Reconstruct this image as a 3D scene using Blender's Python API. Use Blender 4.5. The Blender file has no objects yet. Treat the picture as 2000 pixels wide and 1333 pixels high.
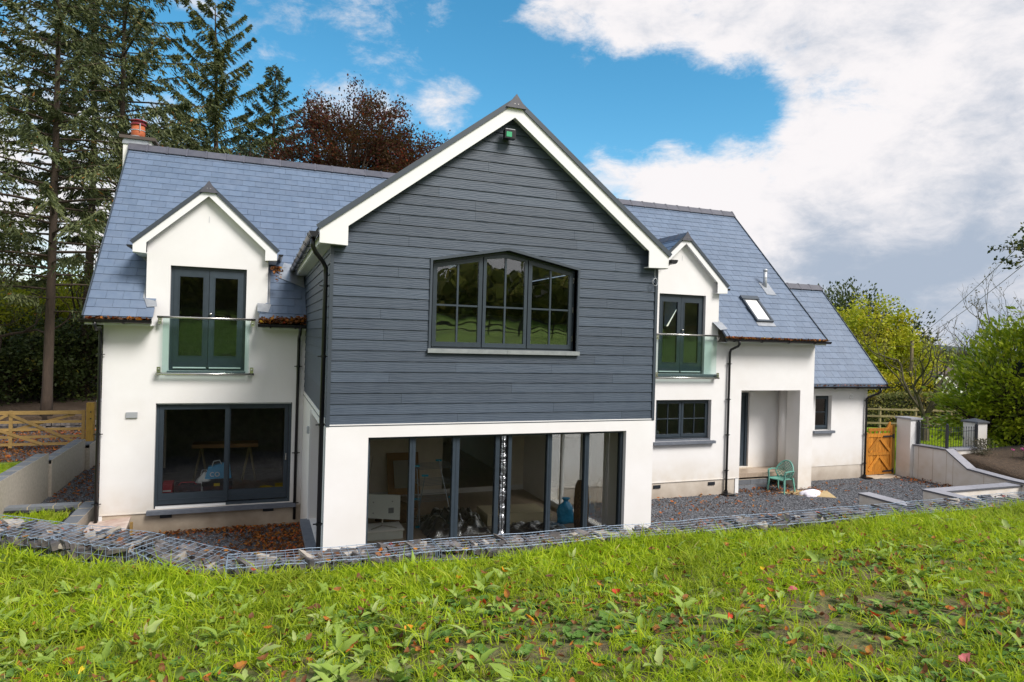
import bpy, math, random
import numpy as np
from mathutils import Vector, Matrix
from mathutils.geometry import tessellate_polygon

random.seed(7); rng = np.random.default_rng(7)
R_ = math.radians
SC = bpy.context.scene
COL = SC.collection

# ---------------------------------------------------------------- camera
cd = bpy.data.cameras.new('camera'); cam = bpy.data.objects.new('camera', cd); COL.objects.link(cam)
SC.camera = cam
def cam_axes(yaw, pitch, roll):
    y, p, r = map(R_, (yaw, pitch, roll))
    f = Vector((math.sin(y)*math.cos(p), math.cos(y)*math.cos(p), math.sin(p)))
    rt = Vector((math.cos(y), -math.sin(y), 0)); up = rt.cross(f)
    return rt*math.cos(r)+up*math.sin(r), -rt*math.sin(r)+up*math.cos(r), f
CR, CU, CF = cam_axes(20.918, -0.16, 1.602)
cam.matrix_world = Matrix(((CR.x, CU.x, -CF.x, -0.970), (CR.y, CU.y, -CF.y, -15.484), (CR.z, CU.z, -CF.z, 3.75), (0, 0, 0, 1)))
cd.sensor_width = 36; cd.lens = 23.545; cd.shift_x = -0.002; cd.shift_y = -0.0009
cd.clip_start = 0.05; cd.clip_end = 2000

# ---------------------------------------------------------------- world
SUN_EL, SUN_AZ = 46.0, 150.0     # azimuth clockwise from +y (150 = behind the camera, to its right)
W = bpy.data.worlds.new('World'); SC.world = W; W.use_nodes = True
nt = W.node_tree; N = nt.nodes; L = nt.links; N.clear()
def nn(t, **k):
    n = N.new(t)
    for a, b in k.items(): setattr(n, a, b)
    return n
def mth(op, a, b=None, clamp=False):
    n = nn('ShaderNodeMath', operation=op, use_clamp=clamp)
    for i, v in enumerate((a, b)):
        if v is None: continue
        if isinstance(v, (int, float)): n.inputs[i].default_value = v
        else: L.new(v, n.inputs[i])
    return n.outputs[0]
def wray(u, v):   # direction of a point of the sky
    d = CF + CR*((u-1004)/1308.1) - CU*((v-664.7)/1308.1)
    return d.normalized()
sky = nn('ShaderNodeTexSky', sky_type='NISHITA'); sky.sun_disc = False
sky.sun_elevation = R_(SUN_EL); sky.sun_rotation = R_(SUN_AZ); sky.air_density = 1.0; sky.dust_density = 0.3; sky.ozone_density = 2.6
hs = nn('ShaderNodeHueSaturation'); hs.inputs['Hue'].default_value = .480; hs.inputs['Saturation'].default_value = 1.3; hs.inputs['Value'].default_value = 1.0
L.new(sky.outputs[0], hs.inputs['Color'])
tc = nn('ShaderNodeTexCoord')
mp = nn('ShaderNodeMapping'); mp.inputs['Scale'].default_value = (1, 1, 1.9); L.new(tc.outputs['Generated'], mp.inputs[0])
def wnoise(scale, detail, rough, off=0):
    n = nn('ShaderNodeTexNoise'); n.inputs['Scale'].default_value = scale; n.inputs['Detail'].default_value = detail
    n.inputs['Roughness'].default_value = rough; n.inputs['Distortion'].default_value = 0.35
    m2 = nn('ShaderNodeMapping'); m2.inputs['Location'].default_value = (off, off*.7, off*.3); L.new(mp.outputs[0], m2.inputs[0])
    L.new(m2.outputs[0], n.inputs['Vector']); return n.outputs[0]
def blob(u, v, r, w):
    d = wray(u, v)
    n = nn('ShaderNodeVectorMath', operation='DOT_PRODUCT'); n.inputs[1].default_value = d; L.new(tc.outputs['Generated'], n.inputs[0])
    m = nn('ShaderNodeMapRange', interpolation_type='SMOOTHSTEP')
    m.inputs['From Min'].default_value = math.cos(R_(r)); m.inputs['From Max'].default_value = 1.0
    m.inputs['To Min'].default_value = 0; m.inputs['To Max'].default_value = w
    L.new(n.outputs['Value'], m.inputs['Value']); return m.outputs[0]
def blobdir(d, r, w):
    d = Vector(d).normalized()
    n = nn('ShaderNodeVectorMath', operation='DOT_PRODUCT'); n.inputs[1].default_value = d; L.new(tc.outputs['Generated'], n.inputs[0])
    m = nn('ShaderNodeMapRange', interpolation_type='SMOOTHSTEP'); m.inputs['From Min'].default_value = math.cos(R_(r)); m.inputs['From Max'].default_value = 1.0
    m.inputs['To Min'].default_value = 0; m.inputs['To Max'].default_value = w; L.new(n.outputs['Value'], m.inputs['Value']); return m.outputs[0]
def total(lst):
    a = lst[0]
    for b in lst[1:]: a = mth('ADD', a, b)
    return a
bias = total([blob(2060, 20, 24, .60), blob(1850, 480, 20, .55), blob(1500, 470, 13, .45), blob(1230, 400, 8, .52), blob(1370, 30, 8, .46), blob(1170, 50, 6.5, .44), blob(1620, 70, 10, .36),
              blob(60, 520, 17, .45), blob(640, 330, 8, .12), blob(885, 197, 3.5, .36), blob(1080, 20, 4, .2), blob(1360, 340, 6, .3),
              blob(1290, 225, 6, -.50), blob(1130, 180, 6, -.30), blob(1430, 225, 5.5, -.55), blob(1570, 215, 8, -.42), blob(1700, 240, 6, -.22), blob(1000, 250, 11, -.25), blobdir((.15, -1, .45), 95, .55), blobdir((1, -.3, .4), 60, .35), blobdir((-1, -.1, .35), 55, .35)])
big = mth('ADD', mth('MULTIPLY', wnoise(5.5, 12, .64), .62), mth('MULTIPLY', wnoise(15, 9, .68, 2.1), .38))
den = mth('ADD', mth('ADD', mth('MULTIPLY', mth('ADD', big, -.5), 2.7), .5), bias)
mask = nn('ShaderNodeMapRange', interpolation_type='SMOOTHSTEP'); mask.inputs['From Min'].default_value = .47; mask.inputs['From Max'].default_value = 1.08
L.new(den, mask.inputs['Value'])
gn = mth('ADD', mth('MULTIPLY', wnoise(5, 9, .62, 5.3), .95), mth('MULTIPLY', wnoise(15, 8, .64, 8.1), .6))
gn = mth('ADD', gn, -.27)
grey = mth('ADD', gn, total([blob(1800, 520, 11, .26), blob(1640, 560, 8, .16), blob(1600, 470, 5, .10), blob(1980, 230, 16, .06), blob(1930, 620, 9, .10), blob(1300, 380, 9, -.22), blob(1640, 350, 9, -.16), blob(1560, 450, 6, .10)]))
gm = nn('ShaderNodeMapRange', interpolation_type='SMOOTHSTEP'); gm.inputs['From Min'].default_value = .42; gm.inputs['From Max'].default_value = 1.0
L.new(grey, gm.inputs['Value'])
cc = nn('ShaderNodeMixRGB'); cc.inputs[1].default_value = (.45, .435, .44, 1); cc.inputs[2].default_value = (.20, .235, .29, 1); L.new(gm.outputs[0], cc.inputs[0])
bg1 = nn('ShaderNodeBackground'); bg1.inputs[1].default_value = .085; L.new(hs.outputs[0], bg1.inputs[0])
bg2 = nn('ShaderNodeBackground'); bg2.inputs[1].default_value = 1.0; L.new(cc.outputs[0], bg2.inputs[0])
mx = nn('ShaderNodeMixShader'); L.new(mask.outputs[0], mx.inputs[0]); L.new(bg1.outputs[0], mx.inputs[1]); L.new(bg2.outputs[0], mx.inputs[2])
wo = nn('ShaderNodeOutputWorld'); L.new(mx.outputs[0], wo.inputs[0])
W.cycles.sampling_method = 'MANUAL'; W.cycles.sample_map_resolution = 512

sl = bpy.data.lights.new('sun', 'SUN'); sl.energy = 2.05; sl.angle = R_(24); sl.color = (1, .955, .90)
so = bpy.data.objects.new('sun', sl); COL.objects.link(so); so.location = (0, -20, 30)
sd = Vector((math.sin(R_(SUN_AZ))*math.cos(R_(SUN_EL)), math.cos(R_(SUN_AZ))*math.cos(R_(SUN_EL)), math.sin(R_(SUN_EL))))
so.rotation_euler = sd.to_track_quat('Z', 'Y').to_euler()
SC.view_settings.view_transform = 'Standard'; SC.view_settings.look = 'None'
SC.view_settings.exposure = 1.10; SC.view_settings.gamma = 1.0; SC.view_settings.use_curve_mapping = False
SC.render.engine = 'CYCLES'
SC.cycles.use_denoising = True
try: SC.cycles.denoiser = 'OPENIMAGEDENOISE'
except Exception: pass
SC.cycles.max_bounces = 10; SC.cycles.diffuse_bounces = 6; SC.cycles.transparent_max_bounces = 16; SC.cycles.caustics_reflective = False; SC.cycles.caustics_refractive = False

# ---------------------------------------------------------------- materials
M = {}
def mat(name, col, rough=.6, col2=None, scale=6, rnd=0.0, bump=None, metal=0.0, spec=.5, stretch=(1, 1, 1), coat=0, detail=6, contrast=(.35, .65), layer=None):
    """procedural principled: col/col2 mixed by noise, per-face 'rnd' brightness, bump = (scale, strength, distance)"""
    m = bpy.data.materials.new(name); m.use_nodes = True
    t = m.node_tree; n = t.nodes; l = t.links
    b = n['Principled BSDF']; b.inputs['Roughness'].default_value = rough; b.inputs['Metallic'].default_value = metal
    b.inputs['Specular IOR Level'].default_value = spec; b.inputs['Coat Weight'].default_value = coat
    tcn = n.new('ShaderNodeTexCoord'); mpn = n.new('ShaderNodeMapping'); mpn.inputs['Scale'].default_value = stretch
    l.new(tcn.outputs['Object'], mpn.inputs[0])
    out = None
    if col2 is not None:
        ns = n.new('ShaderNodeTexNoise'); ns.inputs['Scale'].default_value = scale; ns.inputs['Detail'].default_value = detail; ns.inputs['Roughness'].default_value = .6
        l.new(mpn.outputs[0], ns.inputs['Vector'])
        mr = n.new('ShaderNodeMapRange'); mr.inputs['From Min'].default_value = contrast[0]; mr.inputs['From Max'].default_value = contrast[1]
        l.new(ns.outputs[0], mr.inputs[0])
        mc = n.new('ShaderNodeMixRGB'); mc.inputs[1].default_value = (*col, 1); mc.inputs[2].default_value = (*col2, 1); l.new(mr.outputs[0], mc.inputs[0])
        out = mc.outputs[0]
    if layer is not None:     # second, larger stain layer: (colour, scale, amount)
        ns = n.new('ShaderNodeTexNoise'); ns.inputs['Scale'].default_value = layer[1]; ns.inputs['Detail'].default_value = 4; l.new(mpn.outputs[0], ns.inputs['Vector'])
        mr = n.new('ShaderNodeMapRange'); mr.inputs['From Min'].default_value = .48; mr.inputs['From Max'].default_value = .72; mr.inputs['To Max'].default_value = layer[2]
        l.new(ns.outputs[0], mr.inputs[0])
        mc = n.new('ShaderNodeMixRGB'); mc.inputs[2].default_value = (*layer[0], 1); l.new(mr.outputs[0], mc.inputs[0])
        if out: l.new(out, mc.inputs[1])
        else: mc.inputs[1].default_value = (*col, 1)
        out = mc.outputs[0]
    if rnd:
        at = n.new('ShaderNodeAttribute'); at.attribute_name = 'rnd'
        mr = n.new('ShaderNodeMapRange'); mr.inputs['To Min'].default_value = 1-rnd; mr.inputs['To Max'].default_value = 1+rnd; l.new(at.outputs['Fac'], mr.inputs[0])
        vm = n.new('ShaderNodeVectorMath'); vm.operation = 'SCALE'
        if out: l.new(out, vm.inputs[0])
        else: vm.inputs[0].default_value = col
        l.new(mr.outputs[0], vm.inputs['Scale']); out = vm.outputs[0]
    if out: l.new(out, b.inputs['Base Color'])
    else: b.inputs['Base Color'].default_value = (*col, 1)
    if bump:
        bs = n.new('ShaderNodeTexNoise'); bs.inputs['Scale'].default_value = bump[0]; bs.inputs['Detail'].default_value = 5; l.new(mpn.outputs[0], bs.inputs['Vector'])
        bp = n.new('ShaderNodeBump'); bp.inputs['Strength'].default_value = bump[1]; bp.inputs['Distance'].default_value = bump[2]
        l.new(bs.outputs[0], bp.inputs['Height']); l.new(bp.outputs[0], b.inputs['Normal'])
    M[name] = m; return m
def foliage(name, cols, trans=.35, rough=.55, inst=False, spec=.3, patch=None):
    """leaf material: colour ramp over the per-face 'rnd' attribute (plus a per-instance random), part translucent"""
    m = bpy.data.materials.new(name); m.use_nodes = True
    t = m.node_tree; n = t.nodes; l = t.links; b = n['Principled BSDF']
    b.inputs['Roughness'].default_value = rough; b.inputs['Specular IOR Level'].default_value = spec
    at = n.new('ShaderNodeAttribute'); at.attribute_name = 'rnd'; f = at.outputs['Fac']
    if inst:
        oi = n.new('ShaderNodeObjectInfo'); a = n.new('ShaderNodeMath'); a.operation = 'MULTIPLY'; a.inputs[1].default_value = .35; l.new(oi.outputs['Random'], a.inputs[0])
        c = n.new('ShaderNodeMath'); c.operation = 'MULTIPLY'; c.inputs[1].default_value = .65; l.new(f, c.inputs[0])
        d = n.new('ShaderNodeMath'); l.new(a.outputs[0], d.inputs[0]); l.new(c.outputs[0], d.inputs[1]); f = d.outputs[0]
    rp = n.new('ShaderNodeValToRGB'); l.new(f, rp.inputs[0]); e = rp.color_ramp.elements
    while len(e) < len(cols): e.new(.5)
    for i, (p, c) in enumerate(cols): e[i].position = p; e[i].color = (*c, 1)
    colr = rp.outputs[0]
    if patch:   # broad colour drift over the ground: (colour, scale, amount)
        g = n.new('ShaderNodeNewGeometry'); ns = n.new('ShaderNodeTexNoise'); ns.inputs['Scale'].default_value = patch[1]; ns.inputs['Detail'].default_value = 3; l.new(g.outputs['Position'], ns.inputs['Vector'])
        mr = n.new('ShaderNodeMapRange'); mr.inputs['From Min'].default_value = .45; mr.inputs['From Max'].default_value = .7; mr.inputs['To Max'].default_value = patch[2]; l.new(ns.outputs[0], mr.inputs[0])
        mc = n.new('ShaderNodeMixRGB'); mc.inputs[2].default_value = (*patch[0], 1); l.new(mr.outputs[0], mc.inputs[0]); l.new(colr, mc.inputs[1]); colr = mc.outputs[0]
    l.new(colr, b.inputs['Base Color'])
    tr = n.new('ShaderNodeBsdfTranslucent'); l.new(colr, tr.inputs[0])
    ms = n.new('ShaderNodeMixShader'); ms.inputs[0].default_value = trans
    l.new(b.outputs[0], ms.inputs[1]); l.new(tr.outputs[0], ms.inputs[2]); l.new(ms.outputs[0], n['Material Output'].inputs[0])
    M[name] = m; return m
def glassmat(name, tint, k=2.0, ior=1.5, rough=0.0):
    m = bpy.data.materials.new(name); m.use_nodes = True
    t = m.node_tree; n = t.nodes; l = t.links; n.remove(n['Principled BSDF'])
    tr = n.new('ShaderNodeBsdfTransparent'); tr.inputs[0].default_value = (*tint, 1)
    gl = n.new('ShaderNodeBsdfGlossy'); gl.inputs['Roughness'].default_value = rough; nz = n.new('ShaderNodeTexNoise'); nz.inputs['Scale'].default_value = 2.2; nz.inputs['Detail'].default_value = 1; bmp = n.new('ShaderNodeBump'); bmp.inputs['Strength'].default_value = .25; bmp.inputs['Distance'].default_value = .012; tcx = n.new('ShaderNodeTexCoord'); l.new(tcx.outputs['Object'], nz.inputs['Vector']); l.new(nz.outputs[0], bmp.inputs['Height']); l.new(bmp.outputs[0], gl.inputs['Normal']); gl.inputs[0].default_value = (.95, .97, 1, 1)
    fr = n.new('ShaderNodeFresnel'); fr.inputs[0].default_value = ior
    ma = n.new('ShaderNodeMath'); ma.operation = 'MULTIPLY'; ma.use_clamp = True; ma.inputs[1].default_value = k; l.new(fr.outputs[0], ma.inputs[0])
    ms = n.new('ShaderNodeMixShader'); l.new(ma.outputs[0], ms.inputs[0]); l.new(tr.outputs[0], ms.inputs[1]); l.new(gl.outputs[0], ms.inputs[2])
    l.new(ms.outputs[0], n['Material Output'].inputs[0]); M[name] = m; return m

mat('render_white', (.81, .80, .795), .85, (.77, .755, .745), 1.3, bump=(140, .35, .004), spec=.2, layer=((.66, .62, .565), .7, .30))
mat('render_grey', (.56, .48, .38), .9, (.45, .38, .30), 2.2, bump=(60, .4, .006), spec=.15, layer=((.24, .19, .14), 1.4, .5))
mat('plinth_right', (.60, .54, .47), .9, (.50, .44, .37), 2.2, bump=(60, .4, .006), spec=.15, layer=((.36, .30, .25), 1.2, .4))
mat('upvc_white', (.80, .80, .80), .35, spec=.5, rnd=.02)
mat('anthracite', (.030, .043, .056), .38, (.036, .050, .066), 9, spec=.5, rnd=.12)
mat('trim_grey', (.045, .058, .075), .45, rnd=.1)
mat('black_plastic', (.010, .010, .012), .28, spec=.5)
mat('slate', (.110, .150, .222), .40, (.132, .174, .246), 7, rnd=.08, bump=(40, .25, .003), spec=.75, stretch=(1, 1, 1), layer=((.17, .20, .27), 2.5, .25))
mat('ridge_tile', (.075, .075, .095), .4, (.10, .10, .12), 6, rnd=.12, spec=.6)
mat('sill_stone', (.11, .125, .155), .55, (.15, .165, .195), 12, rnd=.1)
mat('lead', (.42, .44, .47), .35, (.33, .35, .38), 8, metal=.5)
mat('steel', (.62, .60, .56), .25, metal=1.0)
mat('alu_light', (.45, .47, .50), .4, metal=.3)
mat('terracotta', (.50, .13, .04), .6, (.38, .09, .03), 14)
mat('red_metal', (.23, .02, .03), .35)
mat('green_circuit', (.03, .35, .16), .4)
mat('timber_gate', (.60, .25, .030), .55, (.36, .13, .015), 9, rnd=.28, stretch=(9, 9, .8), contrast=(.4, .6), spec=.4)
mat('timber_pale', (.40, .25, .085), .75, (.27, .17, .055), 6, rnd=.15, stretch=(1, 6, 6))
mat('timber_post', (.42, .25, .04), .7, (.30, .17, .03), 6, stretch=(6, 6, 1))
mat('timber_weathered', (.33, .27, .14), .8, (.24, .20, .10), 4, rnd=.15)
mat('plywood', (.62, .52, .45), .7, (.50, .38, .33), 4, layer=((.35, .22, .17), 2, .5))
mat('block_grey', (.15, .16, .18), .9, (.13, .14, .155), 14, rnd=.2, bump=(90, .5, .006))
mat('block_pale', (.46, .41, .35), .9, (.36, .32, .27), 14, rnd=.15, bump=(90, .5, .006))
mat('mortar', (.56, .46, .30), .95, (.38, .31, .21), 20)
mat('concrete', (.55, .47, .37), .95, (.45, .38, .29), 9, bump=(70, .5, .005))
mat('coping', (.33, .325, .36), .7, (.27, .27, .30), 10, rnd=.08)
mat('coping_edge', (.095, .10, .115), .6)
mat('rail_black', (.022, .026, .034), .4)
mat('stone', (.17, .145, .125), .85, (.06, .06, .072), 8, rnd=.5, bump=(40, .5, .01))
mat('stone_dark', (.09, .085, .08), .9, (.045, .045, .042), 6, rnd=.4)
mat('wire', (.27, .35, .45), .4, metal=.2)
mat('chair_green', (.12, .33, .27), .45, (.15, .37, .31), 10)
mat('cloth_white', (.72, .69, .76), .9, bump=(12, .6, .02))
mat('sand', (.50, .38, .20), .9, (.40, .29, .15), 12)
mat('interior_beige', (.84, .77, .65), .9, (.76, .70, .59), 5, bump=(14, .4, .02))
mat('interior_white', (.82, .81, .78), .85)
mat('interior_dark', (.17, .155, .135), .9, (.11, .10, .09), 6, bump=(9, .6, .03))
mat('floor_oak', (.42, .33, .25), .35, (.32, .25, .19), 3, stretch=(8, 1, 1))
mat('floor_concrete', (.38, .35, .31), .9, (.26, .24, .21), 8)
mat('brown_door', (.33, .17, .05), .5, (.26, .13, .04), 4)
mat('brown_fabric', (.16, .09, .045), .9, (.10, .055, .03), 22)
mat('rattan', (.26, .15, .075), .7, (.05, .03, .02), 40, detail=2)
mat('tv_white', (.66, .70, .66), .35)
mat('label_grey', (.18, .19, .20), .5)
mat('blue_bag', (.02, .28, .55), .35, bump=(14, .8, .03))
mat('cyan_plastic', (.02, .36, .55), .4)
mat('airer_metal', (.32, .36, .40), .35, metal=.5)
mat('red_fabric', (.36, .02, .03), .7)
mat('black_fabric', (.025, .022, .028), .7, (.07, .03, .04), 12)
mat('yellow_plastic', (.60, .45, .02), .4)
mat('bag_white', (.62, .66, .68), .5, bump=(14, .8, .03))
mat('foil', (.62, .63, .66), .22, metal=1.0, bump=(18, 1.0, .03))
mat('foam_board', (.58, .50, .33), .7)
mat('mirror', (.55, .58, .58), .08, metal=1.0)
mat('gravel', (.065, .066, .073), .9, (.19, .19, .20), 60, bump=(70, 1.0, .02), detail=3, contrast=(.42, .66), layer=((.10, .085, .07), 1.1, .5))
mat('earth', (.060, .040, .026), .95, (.10, .065, .04), 9, bump=(20, 1, .04))
mat('turf_soil', (.12, .15, .03), .95, (.15, .105, .055), 5, bump=(30, 1, .03))
mat('grass_far', (.17, .30, .02), .95, (.25, .36, .03), 1.2, bump=(14, 1, .06), layer=((.10, .12, .03), .3, .5))
mat('roof_brown', (.10, .075, .065), .8, (.075, .058, .05), 5)
mat('bark', (.08, .055, .040), .95, (.045, .032, .024), 5, bump=(16, 1, .03), stretch=(1, 1, .25))
mat('bark_light', (.20, .155, .10), .9, (.11, .09, .055), 6, bump=(16, .8, .02), stretch=(1, 1, .3))
mat('bark_moss', (.11, .095, .05), .9, (.06, .05, .035), 6)
mat('hill', (.06, .09, .07), 1.0, (.04, .06, .05), .06)
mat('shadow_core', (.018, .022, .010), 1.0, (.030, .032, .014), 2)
foliage('needle', [(0, (.030, .052, .026)), (.55, (.115, .135, .050)), (.93, (.22, .23, .095)), (1, (.30, .13, .03))], .22)
foliage('needle_blue', [(0, (.028, .050, .034)), (.55, (.085, .120, .062)), (.95, (.16, .19, .11)), (1, (.22, .10, .03))], .22)
foliage('needle_olive', [(0, (.040, .058, .018)), (.6, (.135, .155, .05)), (1, (.15, .13, .04))], .25)
foliage('beech_red', [(0, (.045, .015, .020)), (.35, (.10, .024, .024)), (.6, (.075, .060, .022)), (.85, (.13, .030, .018)), (1, (.33, .055, .015))], .35)
foliage('leaf_dark', [(0, (.022, .038, .012)), (.7, (.060, .085, .022)), (.93, (.13, .15, .03)), (1, (.20, .18, .02))], .3)
foliage('leaf_yellow', [(0, (.16, .21, .012)), (.5, (.34, .38, .018)), (.85, (.50, .46, .03)), (1, (.48, .34, .03))], .4)
foliage('leaf_olive', [(0, (.08, .11, .020)), (.6, (.18, .21, .04)), (1, (.22, .18, .05))], .35)
foliage('leaf_grey', [(0, (.08, .085, .055)), (.6, (.17, .165, .11)), (1, (.18, .14, .08))], .3)
foliage('leaf_laurel', [(0, (.10, .16, .010)), (.5, (.26, .35, .018)), (.9, (.44, .49, .03)), (1, (.42, .40, .03))], .3, rough=.32, spec=.6)
foliage('leaf_hedge', [(0, (.06, .085, .02)), (.5, (.17, .18, .04)), (.9, (.30, .25, .07)), (1, (.30, .17, .05))], .3)
foliage('leaf_back', [(0, (.10, .12, .03)), (.5, (.20, .22, .05)), (1, (.34, .30, .10))], .65)
foliage('leaf_gold', [(0, (.22, .22, .010)), (.5, (.42, .38, .012)), (1, (.58, .50, .03))], .35)
foliage('grass_blade', [(0, (.10, .20, .010)), (.35, (.32, .46, .012)), (.72, (.50, .62, .020)), (.92, (.54, .60, .03)), (1, (.60, .50, .20))], .5, inst=True, patch=((.22, .27, .03), 1.3, .55))
foliage('weed_leaf', [(0, (.16, .25, .03)), (.5, (.29, .41, .07)), (.85, (.40, .46, .17)), (1, (.30, .17, .10))], .3, inst=True)
foliage('clover', [(0, (.07, .16, .02)), (.7, (.15, .27, .05)), (1, (.28, .36, .14))], .3, inst=True)
foliage('dead_leaf', [(0, (.075, .035, .020)), (.45, (.17, .070, .028)), (.7, (.28, .11, .03)), (.8, (.48, .20, .02)), (.93, (.40, .05, .02)), (1, (.60, .40, .03))], .25, rough=.6)
foliage('leaf_orange', [(0, (.62, .20, .012)), (1, (.75, .33, .015))], .25)
foliage('leaf_red', [(0, (.50, .035, .02)), (1, (.66, .09, .02))], .25)
foliage('leaf_yellowfall', [(0, (.70, .45, .015)), (1, (.78, .55, .03))], .25)
foliage('leaf_pink', [(0, (.52, .10, .14)), (1, (.60, .22, .20))], .25)
foliage('flower_pink', [(0, (.60, .12, .35)), (1, (.75, .25, .45))], .3)
glassmat('glass', (.90, .92, .90), 2.4)
glassmat('glass_door', (.90, .92, .90), 1.3)
glassmat('glass_big', (.95, .955, .945), .8)
glassmat('glass_green', (.87, .95, .935), .35)
glassmat('plastic_sheet', (.62, .62, .60), 3.0, rough=.3)
mat('cloud_white_glass', (.80, .80, .80), .12, spec=.8)  # white base colour stands in for cloud reflected in the roof window
# cladding: dark blue-grey boards with raised wood grain
mat('cladding', (.048, .066, .094), .5, (.057, .077, .106), 5, rnd=.15, spec=.4)
def grain(name, axis_scale):
    m = M[name]; n = m.node_tree.nodes; l = m.node_tree.links; b = n['Principled BSDF']
    tcn = n.new('ShaderNodeTexCoord'); mp2 = n.new('ShaderNodeMapping'); mp2.inputs['Scale'].default_value = axis_scale; l.new(tcn.outputs['Object'], mp2.inputs[0])
    wv = n.new('ShaderNodeTexWave'); wv.bands_direction = 'Z'; wv.inputs['Scale'].default_value = 11; wv.inputs['Distortion'].default_value = 9
    wv.inputs['Detail'].default_value = 3; wv.inputs['Detail Scale'].default_value = 1.6; l.new(mp2.outputs[0], wv.inputs['Vector'])
    bp = n.new('ShaderNodeBump'); bp.inputs['Strength'].default_value = .28; bp.inputs['Distance'].default_value = .005
    l.new(wv.outputs[0], bp.inputs['Height']); l.new(bp.outputs[0], b.inputs['Normal'])
grain('cladding', (.16, .16, 1))
def weather(name, z0, z1, col, amt):   # rain splash and dust along the foot of a wall (object z)
    m = M[name]; n = m.node_tree.nodes; l = m.node_tree.links; b = n['Principled BSDF']; src = b.inputs['Base Color'].links[0].from_socket
    tcn = n.new('ShaderNodeTexCoord'); sx = n.new('ShaderNodeSeparateXYZ'); l.new(tcn.outputs['Object'], sx.inputs[0])
    mr = n.new('ShaderNodeMapRange'); mr.inputs['From Min'].default_value = z1; mr.inputs['From Max'].default_value = z0; mr.inputs['To Max'].default_value = amt; l.new(sx.outputs[2], mr.inputs[0])
    ns = n.new('ShaderNodeTexNoise'); ns.inputs['Scale'].default_value = 3.5; ns.inputs['Detail'].default_value = 7; l.new(tcn.outputs['Object'], ns.inputs['Vector'])
    mu = n.new('ShaderNodeMath'); mu.operation = 'MULTIPLY'; l.new(mr.outputs[0], mu.inputs[0]); l.new(ns.outputs[0], mu.inputs[1])
    mc = n.new('ShaderNodeMixRGB'); mc.inputs[2].default_value = (*col, 1); l.new(mu.outputs[0], mc.inputs[0]); l.new(src, mc.inputs[1]); l.new(mc.outputs[0], b.inputs['Base Color'])
weather('render_white', .45, 1.15, (.52, .42, .28), .75); weather('render_grey', -.1, .45, (.20, .14, .09), 1.2); weather('plinth_right', -.1, .42, (.26, .20, .15), 1.2); weather('block_pale', 0, .8, (.26, .21, .16), .8)

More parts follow.
